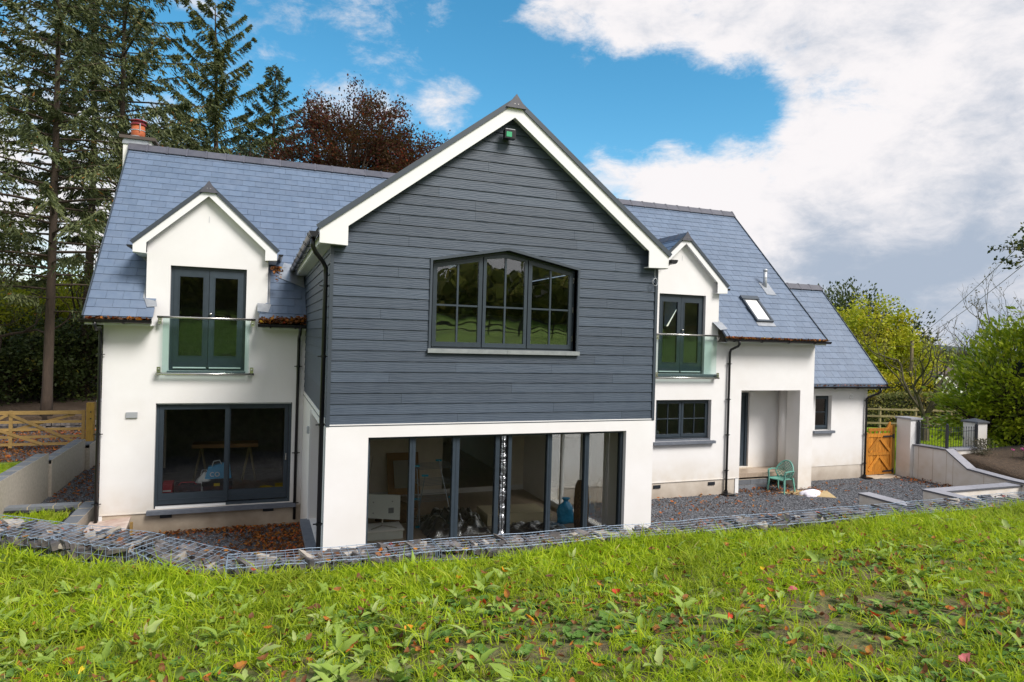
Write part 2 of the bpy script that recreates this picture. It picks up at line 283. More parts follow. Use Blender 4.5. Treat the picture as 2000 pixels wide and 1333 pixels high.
# ---------------------------------------------------------------- mesh helpers
def link(o): COL.objects.link(o); return o
class MB:
    def __init__(s): s.v = []; s.f = []; s.r = []; s.m = []
    def add(s, vs, fs, r=None, mi=0):
        o = len(s.v); s.v += [tuple(v) for v in vs]; r = random.random() if r is None else r
        for f in fs: s.f.append(tuple(i+o for i in f)); s.r.append(r); s.m.append(mi)
        return s
    def box(s, x0, x1, y0, y1, z0, z1, r=None, mi=0):
        vs = [(x, y, z) for z in (z0, z1) for y in (y0, y1) for x in (x0, x1)]
        return s.add(vs, [(0, 2, 3, 1), (4, 5, 7, 6), (0, 1, 5, 4), (2, 6, 7, 3), (0, 4, 6, 2), (1, 3, 7, 5)], r, mi)
    def bar(s, a, b, w, h, up=(0, 0, 1), r=None, mi=0):
        a, b = Vector(a), Vector(b); d = (b-a).normalized(); u = Vector(up)
        sd_ = d.cross(u)
        if sd_.length < 1e-4: sd_ = d.cross(Vector((1, 0, 0)))
        sd_.normalize(); u = sd_.cross(d).normalized(); sd_ *= w/2; u *= h/2
        vs = [p+q for p in (a, b) for q in (-sd_-u, sd_-u, sd_+u, -sd_+u)]
        return s.add(vs, [(0, 1, 2, 3), (7, 6, 5, 4), (0, 4, 5, 1), (1, 5, 6, 2), (2, 6, 7, 3), (3, 7, 4, 0)], r, mi)
    def tube(s, pts, rad, n=6, r=None, caps=True, mi=0):
        pts = [Vector(p) for p in pts]
        if isinstance(rad, (int, float)): rad = [rad]*len(pts)
        vs = []; prev = None
        for i, p in enumerate(pts):
            d = (pts[min(i+1, len(pts)-1)]-pts[max(i-1, 0)])
            d = d.normalized() if d.length > 1e-9 else Vector((0, 0, 1))
            if prev is None:
                ref = Vector((0, 0, 1)) if abs(d.z) < .9 else Vector((1, 0, 0)); u = d.cross(ref).normalized()
            else:
                u = prev - d*prev.dot(d); u = u.normalized() if u.length > 1e-6 else d.orthogonal().normalized()
            prev = u; w = d.cross(u)
            for k in range(n):
                a = 2*math.pi*k/n; vs.append(p+(u*math.cos(a)+w*math.sin(a))*rad[i])
        fs = [(i*n+k, i*n+(k+1) % n, (i+1)*n+(k+1) % n, (i+1)*n+k) for i in range(len(pts)-1) for k in range(n)]
        if caps: fs += [tuple(range(n))[::-1], tuple((len(pts)-1)*n+k for k in range(n))]
        return s.add(vs, fs, r, mi)
    def lathe(s, c, prof, n=16, r=None, axis=(0, 0, 1), mi=0):
        c = Vector(c); ax = Vector(axis).normalized(); u = ax.orthogonal().normalized(); w = ax.cross(u); vs = []
        for (rr, h) in prof:
            for k in range(n):
                a = 2*math.pi*k/n; vs.append(c+ax*h+(u*math.cos(a)+w*math.sin(a))*rr)
        m = len(prof)
        fs = [(i*n+k, i*n+(k+1) % n, (i+1)*n+(k+1) % n, (i+1)*n+k) for i in range(m-1) for k in range(n)]
        fs += [tuple(range(n))[::-1], tuple((m-1)*n+k for k in range(n))]
        return s.add(vs, fs, r, mi)
    def prism(s, outer, holes, d0, d1, plane='xz', r=None, mi=0):
        """polygon (with holes) in a plane, extruded from d0 to d1; plane xz -> depth y, yz -> depth x, xy -> depth z"""
        loops = [outer]+list(holes)
        P = {'xz': lambda a, b, d: (a, d, b), 'yz': lambda a, b, d: (d, a, b), 'xy': lambda a, b, d: (a, b, d)}[plane]
        flat = [p for lp in loops for p in lp]
        tris = tessellate_polygon([[Vector((p[0], p[1], 0)) for p in lp] for lp in loops])
        n = len(flat)
        vs = [P(p[0], p[1], d0) for p in flat]+[P(p[0], p[1], d1) for p in flat]
        fs = [tuple(t) for t in tris]+[tuple(i+n for i in t[::-1]) for t in tris]
        o = 0
        for lp in loops:
            k = len(lp)
            for i in range(k): a, b = o+i, o+(i+1) % k; fs.append((a, b, b+n, a+n))
            o += k
        return s.add(vs, fs, r, mi)
    def build(s, name, mats, parent=None, smooth=False, fix=True):
        org = Vector(parent['_o']) if parent is not None and '_o' in parent else Vector((0, 0, 0))
        me = bpy.data.meshes.new(name)
        me.from_pydata([(v[0]-org.x, v[1]-org.y, v[2]-org.z) for v in s.v], [], s.f)
        mats = mats if isinstance(mats, (list, tuple)) else [mats]
        for m in mats: me.materials.append(M[m] if isinstance(m, str) else m)
        a = me.attributes.new('rnd', 'FLOAT', 'FACE'); a.data.foreach_set('value', s.r)
        if any(s.m): me.polygons.foreach_set('material_index', s.m)
        if smooth: me.polygons.foreach_set('use_smooth', [True]*len(s.f))
        if fix:
            import bmesh
            bm = bmesh.new(); bm.from_mesh(me); bmesh.ops.recalc_face_normals(bm, faces=bm.faces); bm.to_mesh(me); bm.free()
        o = bpy.data.objects.new(name, me); link(o)
        if parent is not None: o.parent = parent; o['_o'] = tuple(org)
        return o
def npmesh(name, V, F, mats, parent=None, rnd=None, mi=None):
    """V (n,3) numpy, F (m,k) numpy, k = 3 or 4"""
    org = np.array(parent['_o']) if parent is not None and '_o' in parent else np.zeros(3)
    me = bpy.data.meshes.new(name); k = F.shape[1]
    me.vertices.add(len(V)); me.vertices.foreach_set('co', (V-org).astype(np.float32).ravel())
    me.loops.add(F.size); me.loops.foreach_set('vertex_index', F.astype(np.int32).ravel())
    me.polygons.add(len(F)); me.polygons.foreach_set('loop_start', np.arange(0, F.size, k, dtype=np.int32))
    me.update(calc_edges=True)
    mats = mats if isinstance(mats, (list, tuple)) else [mats]
    for m in mats: me.materials.append(M[m])
    if rnd is None: rnd = rng.random(len(F))
    a = me.attributes.new('rnd', 'FLOAT', 'FACE'); a.data.foreach_set('value', np.asarray(rnd, np.float32))
    if mi is not None: me.polygons.foreach_set('material_index', np.asarray(mi, np.int32))
    o = bpy.data.objects.new(name, me); link(o)
    if parent is not None: o.parent = parent; o['_o'] = tuple(org)
    return o
def tag(o, label=None, cat=None, group=None, kind=None):
    if label: o['label'] = label
    if cat: o['category'] = cat
    if group: o['group'] = group
    if kind: o['kind'] = kind
    return o
def thing(name, label, cat, loc, group=None):
    o = bpy.data.objects.new(name, None); link(o); o.location = loc; o['_o'] = tuple(loc); o.empty_display_size = .2
    return tag(o, label, cat, group)
def clip(poly, a, b, c):
    """keep the part of a convex polygon where a*x+b*z+c >= 0"""
    out = []
    for i in range(len(poly)):
        p, q = poly[i], poly[(i+1) % len(poly)]; dp = a*p[0]+b*p[1]+c; dq = a*q[0]+b*q[1]+c
        if dp >= 0: out.append(p)
        if dp*dq < 0: t = dp/(dp-dq); out.append((p[0]+t*(q[0]-p[0]), p[1]+t*(q[1]-p[1])))
    return out
def unit(v): return v/np.maximum(np.linalg.norm(v, axis=-1, keepdims=True), 1e-9)
def leafquads(C, size, aspect=.55, direction=None, flat=0.0, seed=0):
    """leaf-shaped quads (rhombs) centred at C (n,3)"""
    r = np.random.default_rng(seed); n = len(C)
    d = r.normal(size=(n, 3)) if direction is None else direction+r.normal(size=(n, 3))*.35
    d[:, 2] *= (1-flat); d = unit(d)
    u = r.normal(size=(n, 3)); u[:, 2] *= (1-flat); u = unit(u-d*np.sum(u*d, 1, keepdims=True))
    s = (size*(.6+.8*r.random(n)))[:, None] if np.isscalar(size) else size[:, None]
    V = np.stack([C-d*s*.5, C+u*s*aspect*.5, C+d*s*.5, C-u*s*aspect*.5], 1).reshape(-1, 3)
    F = np.arange(4*n).reshape(n, 4)
    return V, F

# ================================================================ SETTING: ground
def lawn_z(x, y):
    return 1.755 + np.clip(-9.8-y, 0, 4.5)*.108 + .02*np.sin(x*2.1+y)+.015*np.sin(y*3.3-x*1.3)
def sheet(name, x0, x1, y0, y1, nx, ny, zf, m, skirt=None):
    xs = np.linspace(x0, x1, nx+1); ys = np.linspace(y0, y1, ny+1); X, Y = np.meshgrid(xs, ys); Z = zf(X, Y)*np.ones_like(X)
    V = np.stack([X, Y, Z], -1).reshape(-1, 3)
    i = (np.arange(ny)[:, None]*(nx+1)+np.arange(nx)[None]).ravel()
    F = np.stack([i, i+1, i+nx+2, i+nx+1], 1)
    if skirt is not None:     # drop the whole border down to z = skirt
        b = np.concatenate([np.arange(nx+1), (np.arange(1, ny+1))*(nx+1)+nx, ny*(nx+1)+np.arange(nx-1, -1, -1), np.arange(ny-1, 0, -1)*(nx+1)])
        o = len(V); LV = V[b].copy(); LV[:, 2] = skirt; V = np.vstack([V, LV]); k = len(b); j = np.arange(k)
        F = np.vstack([F, np.stack([b[j], o+j, o+(j+1) % k, b[(j+1) % k]], 1)])
    return tag(npmesh(name, V, F, m), kind='structure')
def fbump(X, Y): return .5*np.sin(X*.13+1)*np.cos(Y*.11)+.3*np.sin(X*.31+Y*.2)
sheet('ground', -400, 500, -300, 500, 180, 160, lambda X, Y: -.62-2.2*np.clip((X-41)/9, 0, 1)*np.clip((Y+20)/10, 0, 1), 'grass_far')
sheet('gravel_yard', -5.7, 19.4, -9.2, 14, 60, 50, lambda X, Y: -.5+.012*np.sin(X*3)*np.sin(Y*2.7)-.03*np.exp(-(Y+.1)**2)*0, 'gravel')
lawn = sheet('lawn', -9, 22, -21, -9.42, 120, 60, lawn_z, 'turf_soil', skirt=-.6)
sheet('field', -120, 160, -90, -20.9, 70, 40, lambda X, Y: 2.2+np.clip(-21-Y, 0, 60)*.10+.25*fbump(X, Y)*np.clip((-21-Y)/6, 0, 1), 'grass_far', skirt=-.6)
sheet('drive', -40, -5.95, 6.2, 12.5, 40, 14, lambda X, Y: .02+.0*X, 'gravel', skirt=-.6)
sheet('grass_verge', -30, -5.95, -1.6, 6.3, 30, 12, lambda X, Y: np.interp(Y, [-1.6, .75, .9, 1.4, 6.3], [-.12, -.12, .48, .50, .03]), 'grass_far', skirt=-.6)
sheet('side_lawn', 19.9, 26.4, -.2, 9.5, 12, 12, lambda X, Y: -.45+.0*X, 'grass_far', skirt=-.6)
sheet('flower_bed', 19.75, 34, -12, -.45, 30, 24, lambda X, Y: .50+.035*(X-20)-.40*np.clip((-.6-Y)/2.0, 0, 1)*np.clip(1-(X-19.7)/2.5, 0, 1), 'earth', skirt=-.6)
sheet('forest_floor', -60, -1, 12.4, 60, 30, 30, lambda X, Y: .02+np.clip(Y-12.4, 0, 50)*.045, 'earth', skirt=-.6)

# ================================================================ HOUSE
GY = -5.332; GX = 5.591
house = thing('house', 'white rendered two storey house with slate roofs and a dark clad front gable', 'house', (5.4, 0, -.55))
H = house
def wallpart(name, outer, holes, d0, d1, plane='xz', m='render_white', parent=None):
    return MB().prism(outer, holes, d0, d1, plane).build(name, m, parent or H)
def rect(x0, x1, z0, z1): return [(x0, z0), (x1, z0), (x1, z1), (x0, z1)]
# openings
SL = (-2.898, -.230, .005, 2.204)      # sliding door
JL = (-2.691, -1.227, 2.880, 5.060)    # left balcony door
JR = (9.113, 10.616, 2.900, 5.075)     # right balcony door
WR = (9.10, 10.90, 1.059, 2.189)       # right lower window
PO = (11.92, 14.07, -.5, 2.445)        # porch
xL, xR = -3.867, 14.58
# main front wall, one piece with both wall dormers
outer = [(xL, -.04), (11.92, -.04), (11.92, 2.445), (14.07, 2.445), (14.07, -.5), (xR, -.5), (xR, 3.80), (11.06, 3.80), (11.06, 5.37), (9.82, 6.53), (8.58, 5.37), (8.58, 4.30),
         (-.80, 4.30), (-.80, 5.50), (-2.0, 6.58), (-3.13, 5.54), (-3.13, 4.30), (xL, 3.80)]
front = wallpart('wall', outer, [rect(*SL), rect(*JL), rect(*JR), rect(*WR), rect(3.2, 4.85, .0, 2.3)], 0, .30)
wallpart('plinth', rect(xL+.02, 0.02, -.6, -.04), [], .012, .30, m='render_grey')
wallpart('plinth', rect(5.57, 11.78, -.6, -.04), [], .012, .30, m='plinth_right')
wallpart('corner_bead', rect(11.78, 11.90, -.52, -.04), [], -.012, .29, m='upvc_white')
wallpart('corner_bead', rect(-3.87, -3.81, -.6, -.04), [], -.002, .29, m='upvc_white')
wallpart('bell_cast', rect(xL, -.02, -.055, -.036), [], -.012, .011, m='render_white')
wallpart('bell_cast', rect(5.6, 11.92, -.055, -.036), [], -.012, .011, m='render_white')
# side / rear walls; rear window openings added to let light into the rooms
gab = [(.3, -.6), (7.8, -.6), (7.8, 3.8), (4.04, 8.1), (.3, 4.3)]
wallpart('side_wall', gab, [], xL, xL+.3, 'yz'); wallpart('side_wall', gab, [], xR-.3, xR, 'yz')
wallpart('rear_wall', rect(xL+.3, xR-.3, -.6, 3.8), [rect(-3, -1.2, .9, 2.2), rect(.4, 3.2, .1, 2.3), rect(6.6, 9.8, .9, 2.2)], 7.5, 7.79)
# dormer cheeks
for xa, xb in ((-3.13, -2.98), (-.95, -.80), (8.58, 8.73), (10.91, 11.06)):
    wallpart('dormer_cheek', [(.30, 4.55), (1.5, 5.25), (.30, 5.25)], [], xa, xb, 'yz')
# porch recess
PB = 1.05
wallpart('porch_wall', rect(11.5, 14.9, -.04, 2.75), [rect(12.35, 13.12, .03, 2.30)], PB, PB+.2)
wallpart('porch_plinth', rect(11.5, 14.9, -.6, -.04), [], PB-.008, PB+.19, m='plinth_right')
wallpart('porch_wall', rect(.301, PB-.01, -.6, 2.6), [], 11.62, 11.90, 'yz')
wallpart('porch_wall', rect(.301, .52, -.6, 2.6), [], 14.07, xR-.01, 'yz')
wallpart('porch_wall', rect(.521, PB-.01, -.6, 2.6), [], 14.62, 14.8, 'yz')
wallpart('porch_ceiling', rect(11.6, 14.8, .302, PB-.002), [], 2.45, 2.6, 'xy')
d = MB().box(12.36, 13.11, PB+.10, PB+.15, .04, 2.29).build('front_door', 'anthracite', H)
MB().lathe((14.30, .78, -.5), [(.215, 0), (.215, 2.949)], 32).build('porch_column', 'render_white', H, smooth=True)
MB().box(12.36, 12.44, PB+.06, PB+.099, .04, 2.29).box(13.03, 13.11, PB+.06, PB+.099, .04, 2.29).box(12.44, 13.03, PB+.06, PB+.099, 2.21, 2.29).build('frame', 'anthracite', d)
MB().box(12.55, 12.92, PB+.092, PB+.099, .25, 1.0).box(12.55, 12.92, PB+.092, PB+.099, 1.15, 2.1).build('door_panel', 'trim_grey', d)
MB().box(12.30, 13.20, PB-.12, PB+.11, -.045, .012).build('door_sill', 'concrete', H)
MB().lathe((13.18, PB-.001, 2.27), [(.001, -.09), (.07, -.085), (.10, -.05), (.10, .0)], 20, axis=(0, 1, 0)).build('porch_lamp', 'upvc_white', H, smooth=True)
# front gable block, white ground storey
GO = (.615, 5.046, .0, 2.197)
wallpart('gable_wall', rect(0, GX, -.6, 2.40), [rect(*GO)], GY, GY+.30)
wallpart('gable_wall', rect(GY+.301, -.005, -.6, 2.46), [rect(-4.40, -2.62, .32, 2.25)], 0, .30, 'yz')
wallpart('gable_wall', rect(GY+.301, -.005, -.6, 2.46), [rect(-4.3, -1.4, .05, 2.2)], GX-.30, GX, 'yz')  # opening and its glazed door widened to light the gable room
wallpart('reveal_trim', rect(-2.62, -2.50, .27, 2.32), [], -.035, -.001, 'yz', 'upvc_white')
wallpart('corner_bead', rect(GY-.004, GY+.10, -.55, 2.37), [], -.006, -.001, 'yz', 'upvc_white')
MB().box(-.16, .28, -4.46, -2.55, .20, .30, r=.5).build('side_sill', 'sill_stone', H)
sw = MB().prism(rect(-4.39, -2.63, .33, 2.24), [rect(-4.32, -3.55, .42, 2.17), rect(-3.48, -2.70, .42, 2.17)], .14, .20, 'yz').build('side_window', 'anthracite', H)
MB().box(.165, .175, -4.32, -3.55, .42, 2.17).box(.165, .175, -3.48, -2.70, .42, 2.17).build('pane', 'glass', sw)
wl = MB().box(-.075, -.002, -2.47, -2.37, 1.86, 1.99).build('wall_lamp', 'alu_light', H); tag(wl, 'slim grey box lamp on the side of the gable')
# backing wall behind the cladding, with the peaked window
WW = (1.529, 4.031, 3.544, 4.921, 5.164); WM = (WW[0]+WW[1])/2
def roofz(x): return 5.375+.765*(x+.18) if x < 2.766 else 5.375+.765*(5.712-x)
wallpart('gable_core', [(.03, 2.41), (GX-.03, 2.41), (GX-.03, 5.3), (2.78, 7.35), (.03, 5.3)], [[(WW[0], WW[2]), (WW[1], WW[2]), (WW[1], WW[3]), (WM, WW[4]), (WW[0], WW[3])]], GY+.03, GY+.25, m='stone_dark')
wallpart('gable_core', rect(GY+.251, .9, 2.47, 5.1), [], .03, .20, 'yz', 'stone_dark'); wallpart('gable_core', rect(GY+.251, .9, 2.47, 5.1), [], GX-.20, GX-.03, 'yz', 'stone_dark')
# cladding boards
E = .1605
clad = MB().box(.0, GX, GY-.004, GY+.028, 2.372, 2.385).build('cladding', 'trim_grey', H)
tag(clad, 'dark blue grey horizontal cladding boards')
def board(polys, plane, d_out, d_in, z0, r=None):
    """lapped board: lower edge stands proud; polys = convex pieces [(a, z)]"""
    b = MB(); r = random.random() if r is None else r
    for p in polys:
        if len(p) < 3: continue
        n = len(p)
        def out(z): return d_out*(1-.62*min(1, max(0, (z-z0)/E)))
        if plane == 'xz': f = [(q[0], GY+.028-out(q[1]), q[1]) for q in p]; k = [(q[0], GY+.029, q[1]) for q in p]
        elif plane == 'left': f = [(.028-out(q[1]), q[0], q[1]) for q in p]; k = [(.029, q[0], q[1]) for q in p]
        else: f = [(GX-.028+out(q[1]), q[0], q[1]) for q in p]; k = [(GX-.029, q[0], q[1]) for q in p]
        b.add(f+k, [tuple(range(n)), tuple(range(n, 2*n))[::-1]]+[(i, (i+1) % n, (i+1) % n+n, i+n) for i in range(n)], r)
    if b.f: b.build('board', 'cladding', clad)
joints = {0: [2.0, 4.95], 1: [3.65], 2: [1.1, 4.4], 3: [2.9], 4: [.9, 4.75], 5: [1.95, 3.6], 6: [4.4, 4.95], 7: [2.9], 8: [.8], 9: [4.9], 10: [.75], 12: [4.6], 14: [1.0], 16: [4.75], 17: [1.15], 18: [4.0, 4.95], 19: [1.0, 3.95], 20: [2.2, 4.3], 21: [2.2, 4.25], 22: [1.6], 23: [3.6], 25: [2.4], 27: [3.0]}
for i in range(32):
    z0 = 2.385+E*i; z1 = z0+E-.005
    row = [(.045, z0), (GX-.045, z0), (GX-.045, z1), (.045, z1)]
    row = clip(row, .765, -1, 5.22+.765*.18); row = clip(row, -.765, -1, 5.22+.765*5.712)
    if len(row) < 3 or z0 > 7.32: continue
    xs = [-1]+joints.get(i, [])+[7]
    for a, b in zip(xs[:-1], xs[1:]):
        seg = clip(clip(row, 1, 0, -a-.0015), -1, 0, b-.0015)
        if len(seg) < 3: continue
        if z1 > WW[2]-.06 and z0 < WW[4]+.06:
            sl = (WW[4]-WW[3])/(WM-WW[0]); o = .035
            l = clip(seg, -1, 0, WW[0]-o); rr = clip(seg, 1, 0, -WW[1]-o)
            lo = clip(clip(clip(seg, 1, 0, -WW[0]+o), -1, 0, WW[1]+o), 0, -1, WW[2]-.06)
            up = clip(clip(seg, 1, 0, -WW[0]+o), -1, 0, WM); up = clip(up, -sl, 1, -(WW[3]+o)+sl*WW[0])
            up2 = clip(clip(seg, 1, 0, -WM), -1, 0, WW[1]+o); up2 = clip(up2, sl, 1, -(WW[3]+o)-sl*WW[1])
            both = [l, rr, lo, up, up2]
            if len(l) > 2 and len(rr) > 2 and not (len(up) > 2 or len(up2) > 2 or len(lo) > 2):
                board([l], 'xz', .021, 0, z0); board([rr], 'xz', .021, 0, z0)
            else: board(both, 'xz', .021, 0, z0)
        else: board([seg], 'xz', .021, 0, z0)
    if z0 < 5.05:
        for pl in ('left', 'right'):
            board([[(GY+.045, z0), (.0 if z0 < 4.3 else .7, z0), (.0 if z0 < 4.3 else .7, z1), (GY+.045, z1)]], pl, .026, 0, z0)
MB().box(-.008, .043, GY-.008, GY+.043, 2.37, 5.16).build('corner_trim', 'trim_grey', clad); MB().box(GX-.043, GX+.008, GY-.008, GY+.043, 2.37, 5.16).build('corner_trim', 'trim_grey', clad); MB().box(-.006, .02, GY+.05, .0, 2.368, 2.383).build('starter_trim', 'trim_grey', clad)
# window surround, sill
o2 = .035
MB().prism([(WW[0]-o2, WW[2]-.02), (WW[1]+o2, WW[2]-.02), (WW[1]+o2, WW[3]+o2), (WM, WW[4]+o2+.01), (WW[0]-o2, WW[3]+o2)],
           [[(WW[0], WW[2]), (WW[1], WW[2]), (WW[1], WW[3]), (WM, WW[4]), (WW[0], WW[3])]], GY-.012, GY+.16).build('window_surround', 'trim_grey', H)
MB().box(WW[0]-.05, WM-.002, GY-.045, GY+.13, WW[2]-.055, WW[2]+.012, r=.2).box(WM+.002, WW[1]+.05, GY-.045, GY+.13, WW[2]-.055, WW[2]+.012, r=.8).build('window_sill', 'lead', H)
# ---- windows
def casement(x0, x1, z0, z1, y, parent, cols=2, rows=2, stile=.065, bar_=.022, ztop=None, glass='glass'):
    """sash frame with glazing bars; ztop = (left z, right z) for a sloping head"""
    zl, zr = ztop or (z1, z1)
    o = [(x0, z0), (x1, z0), (x1, zr), (x0, zl)]
    sl = (zr-zl)/(x1-x0)
    ix0, ix1, iz0 = x0+stile, x1-stile, z0+stile*1.15
    h = [(ix0, iz0), (ix1, iz0), (ix1, zl+sl*(ix1-x0)-stile), (ix0, zl+sl*(ix0-x0)-stile)]
    s = MB().prism(o, [h], y, y+.06).build('sash', 'anthracite', parent)
    b = MB()
    zt = lambda x: zl+sl*(x-x0)-stile
    for c in range(1, cols):
        xc = ix0+(ix1-ix0)*c/cols; b.box(xc-bar_/2, xc+bar_/2, y+.008, y+.05, iz0, zt(xc))
    for r in range(1, rows):
        zc = iz0+(min(zl, zr)-stile-iz0)*r/rows if not isinstance(rows, float) else 0
        b.box(ix0, ix1, y+.010, y+.048, zc-bar_/2, zc+bar_/2)
    if b.f: b.build('glazing_bar', 'anthracite', parent)
    MB().prism([(p[0]+(.002 if p[0] < (x0+x1)/2 else -.002), p[1]) for p in h], [], y+.025, y+.033).build('pane', glass, parent)
    return s
def frame(x0, x1, z0, z1, y0, y1, w=.05, name='window', mull=(), top=None):
    o = rect(x0, x1, z0, z1) if top is None else [(x0, z0), (x1, z0), (x1, z1), ((x0+x1)/2, top), (x0, z1)]
    k = w
    h = rect(x0+k, x1-k, z0+k, z1-k) if top is None else [(x0+k, z0+k), (x1-k, z0+k), (x1-k, z1-k*.9), ((x0+x1)/2, top-k), (x0+k, z1-k*.9)]
    f = MB().prism(o, [h], y0, y1)
    for m in mull: f.box(m-.016, m+.016, y0+.003, y1-.003, z0+k, (z1-k) if top is None else (z1-k+.22))
    return f.build(name, 'anthracite', H)
# peaked window in the gable: frame, three sashes
fy = GY+.13
w = MB().prism([(WW[0], WW[2]), (WW[1], WW[2]), (WW[1], WW[3]), (WM, WW[4]), (WW[0], WW[3])], [[(WW[0]+.035, WW[2]+.04), (WW[1]-.035, WW[2]+.04), (WW[1]-.035, WW[3]-.03), (WM, WW[4]-.04), (WW[0]+.035, WW[3]-.03)]], fy, fy+.09).build('window', 'anthracite', H)
tag(w, 'peaked three light window in the dark gable')
sl = (WW[4]-WW[3])/(WM-WW[0]); xa, xb, xc, xd = WW[0]+.04, WW[0]+.86, WW[1]-.86, WW[1]-.04
zt = lambda x: WW[3]+sl*(min(x, 2*WM-x)-WW[0])-.045
def lead(x): return zt(x)
casement(xa, xb-.008, WW[2]+.045, 0, fy-.02, w, ztop=(lead(xa), lead(xb-.008)), bar_=.028, rows=1)
casement(xc+.008, xd, WW[2]+.045, 0, fy-.02, w, ztop=(lead(xc+.008), lead(xd)), bar_=.028, rows=1)
mid = [(xb+.008, WW[2]+.045), (xc-.008, WW[2]+.045), (xc-.008, lead(xc-.008)), (WM, WW[4]-.05), (xb+.008, lead(xb+.008))]
mh = [(xb+.06, WW[2]+.115), (xc-.06, WW[2]+.115), (xc-.06, lead(xc)-.03), (WM, WW[4]-.11), (xb+.06, lead(xb)-.03)]
MB().prism(mid, [mh], fy-.02, fy+.04).build('sash', 'anthracite', w)
MB().prism([(p[0]*.999+WM*.001, p[1]) for p in mh], [], fy+.005, fy+.013).build('pane', 'glass', w)
zc = 4.245
b = MB().box(WM-.015, WM+.015, fy-.012, fy+.03, WW[2]+.115, WW[4]-.11)
for a, e in ((xa+.065, xb-.073), (xb+.06, xc-.06), (xc+.073, xd-.065)): b.box(a, e, fy-.011, fy+.029, zc-.014, zc+.014)
b.build('glazing_bar', 'anthracite', w)
for zz in (3.72, 4.2, 4.7): MB().box(xd+.0, xd+.02, fy-.03, fy-.021, zz, zz+.10).build('hinge', 'steel', w)
# balcony doors
def french(x0, x1, z0, z1, sidey=.10):
    f = MB().prism(rect(x0, x1, z0, z1), [rect(x0+.06, x1-.06, z0+.06, z1-.06)], sidey, sidey+.09).build('balcony_door', 'anthracite', H)
    xm = (x0+x1)/2
    for a, e, st in ((x0+.062, xm-.004, .12), (xm+.004, x1-.062, .12)):
        MB().prism(rect(a, e, z0+.065, z1-.065), [rect(a+.10, e-.10, z0+.30, z1-.20)], sidey-.02, sidey+.05).build('door_leaf', 'anthracite', f)
        MB().prism(rect(a+.092, e-.092, z0+.292, z1-.192), [rect(a+.112, e-.112, z0+.312, z1-.212)], sidey-.028, sidey-.0205).build('glazing_bead', 'anthracite', f)
        MB().box(a+.099, e-.099, sidey+.012, sidey+.020, z0+.299, z1-.199).build('pane', 'glass_big', f)
    MB().lathe((xm+.045, sidey-.022, z0+1.20), [(.012, 0), (.012, -.03), (.028, -.035), (.028, -.06), (.008, -.065)], 12, axis=(0, 1, 0)).build('door_knob', 'steel', f, smooth=True)
    MB().box(x0+.08, xm-.03, sidey-.05, sidey-.021, z0+.05, z0+.075).box(xm+.03, x1-.08, sidey-.05, sidey-.021, z0+.05, z0+.075).build('threshold', 'upvc_white', f)
    return f
tag(french(*JL), 'left pair of dark glazed balcony doors'); tag(french(*JR), 'right pair of dark glazed balcony doors')
MB().box(JL[0]-.02, JL[1]+.02, -.05, .12, JL[2]-.05, JL[2]-.001).build('door_sill', 'sill_stone', H)
MB().box(JR[0]-.02, JR[1]+.42, -.06, .12, JR[2]-.06, JR[2]-.001).build('door_sill', 'sill_stone', H)
# balcony rails (glass panel between two steel rails)
def balcony(x0, x1, zt_, zb, y=-.13, glass=True):
    t = MB().tube([(x0, y, zt_), (x1, y, zt_)], .024, 12).build('balcony_rail', 'steel', H, smooth=True)
    MB().tube([(x0, y, zb), (x1, y, zb)], .026, 12).build('lower_rail', 'steel', t, smooth=True)
    for xx in (x0+.05, x1-.05):
        for zz, s in ((zt_, -1), (zb, 1)):
            MB().box(xx-.035, xx+.035, y-.012, -.002, zz+s*.03-.006, zz+s*.03+.006).box(xx-.035, xx+.035, y-.018, y+.018, min(zz+s*.036, zz+s*.145), max(zz+s*.036, zz+s*.145)).build('bracket', 'steel', t)
            MB().lathe((xx, y-.018, zz+s*.09), [(.02, 0), (.02, -.012), (.006, -.014)], 10, axis=(0, 1, 0)).build('clamp_bolt', 'steel', t)
    if glass: MB().box(x0+.11, x1-.11, y-.006, y+.006, zb+.03, zt_-.02).build('glass_panel', 'glass_green', t)
    return t
tag(balcony(-2.90, -1.03, 3.985, 2.82), 'steel and glass balcony rail across the left doors')
tag(balcony(8.95, 11.03, 3.97, 2.80), 'steel and glass balcony rail across the right doors')
# sliding door
x0, x1, z0, z1 = SL
f = MB().prism(rect(x0, x1, z0, z1), [rect(x0+.055, x1-.055, z0+.06, z1-.06)], .10, .22).build('sliding_door', 'anthracite', H)
tag(f, 'wide dark sliding glass door')
for a, e, yy in ((x0+.06, -1.50, .095), (-1.56, x1-.06, .155)):
    MB().prism(rect(a, e, z0+.08, z1-.06), [rect(a+.085, e-.085, z0+.31, z1-.14)], yy, yy+.055).build('door_leaf', 'anthracite', f)
    MB().box(a+.02, e-.02, yy-.008, yy-.0005, z0+.18, z0+.19).build('rail_groove', 'trim_grey', f)
    MB().box(a+.084, e-.084, yy+.02, yy+.03, z0+.309, z1-.139).build('pane', 'glass_big', f)
MB().box(x1-.115, x1-.09, .13, .149, .92, 1.07).build('door_handle', 'steel', f)
MB().box(x0+.03, -1.53, .05, .094, z0+.005, z0+.05).build('threshold', 'upvc_white', f)
MB().box(x0-.11, x1+.12, -.13, .099, -.075, .004, r=.5).build('window_sill', 'sill_stone', H)
MB().box(x0+.02, x1-.02, .04, .12, z1-.03, z1-.002).build('shadow_bead', 'alu_light', H)
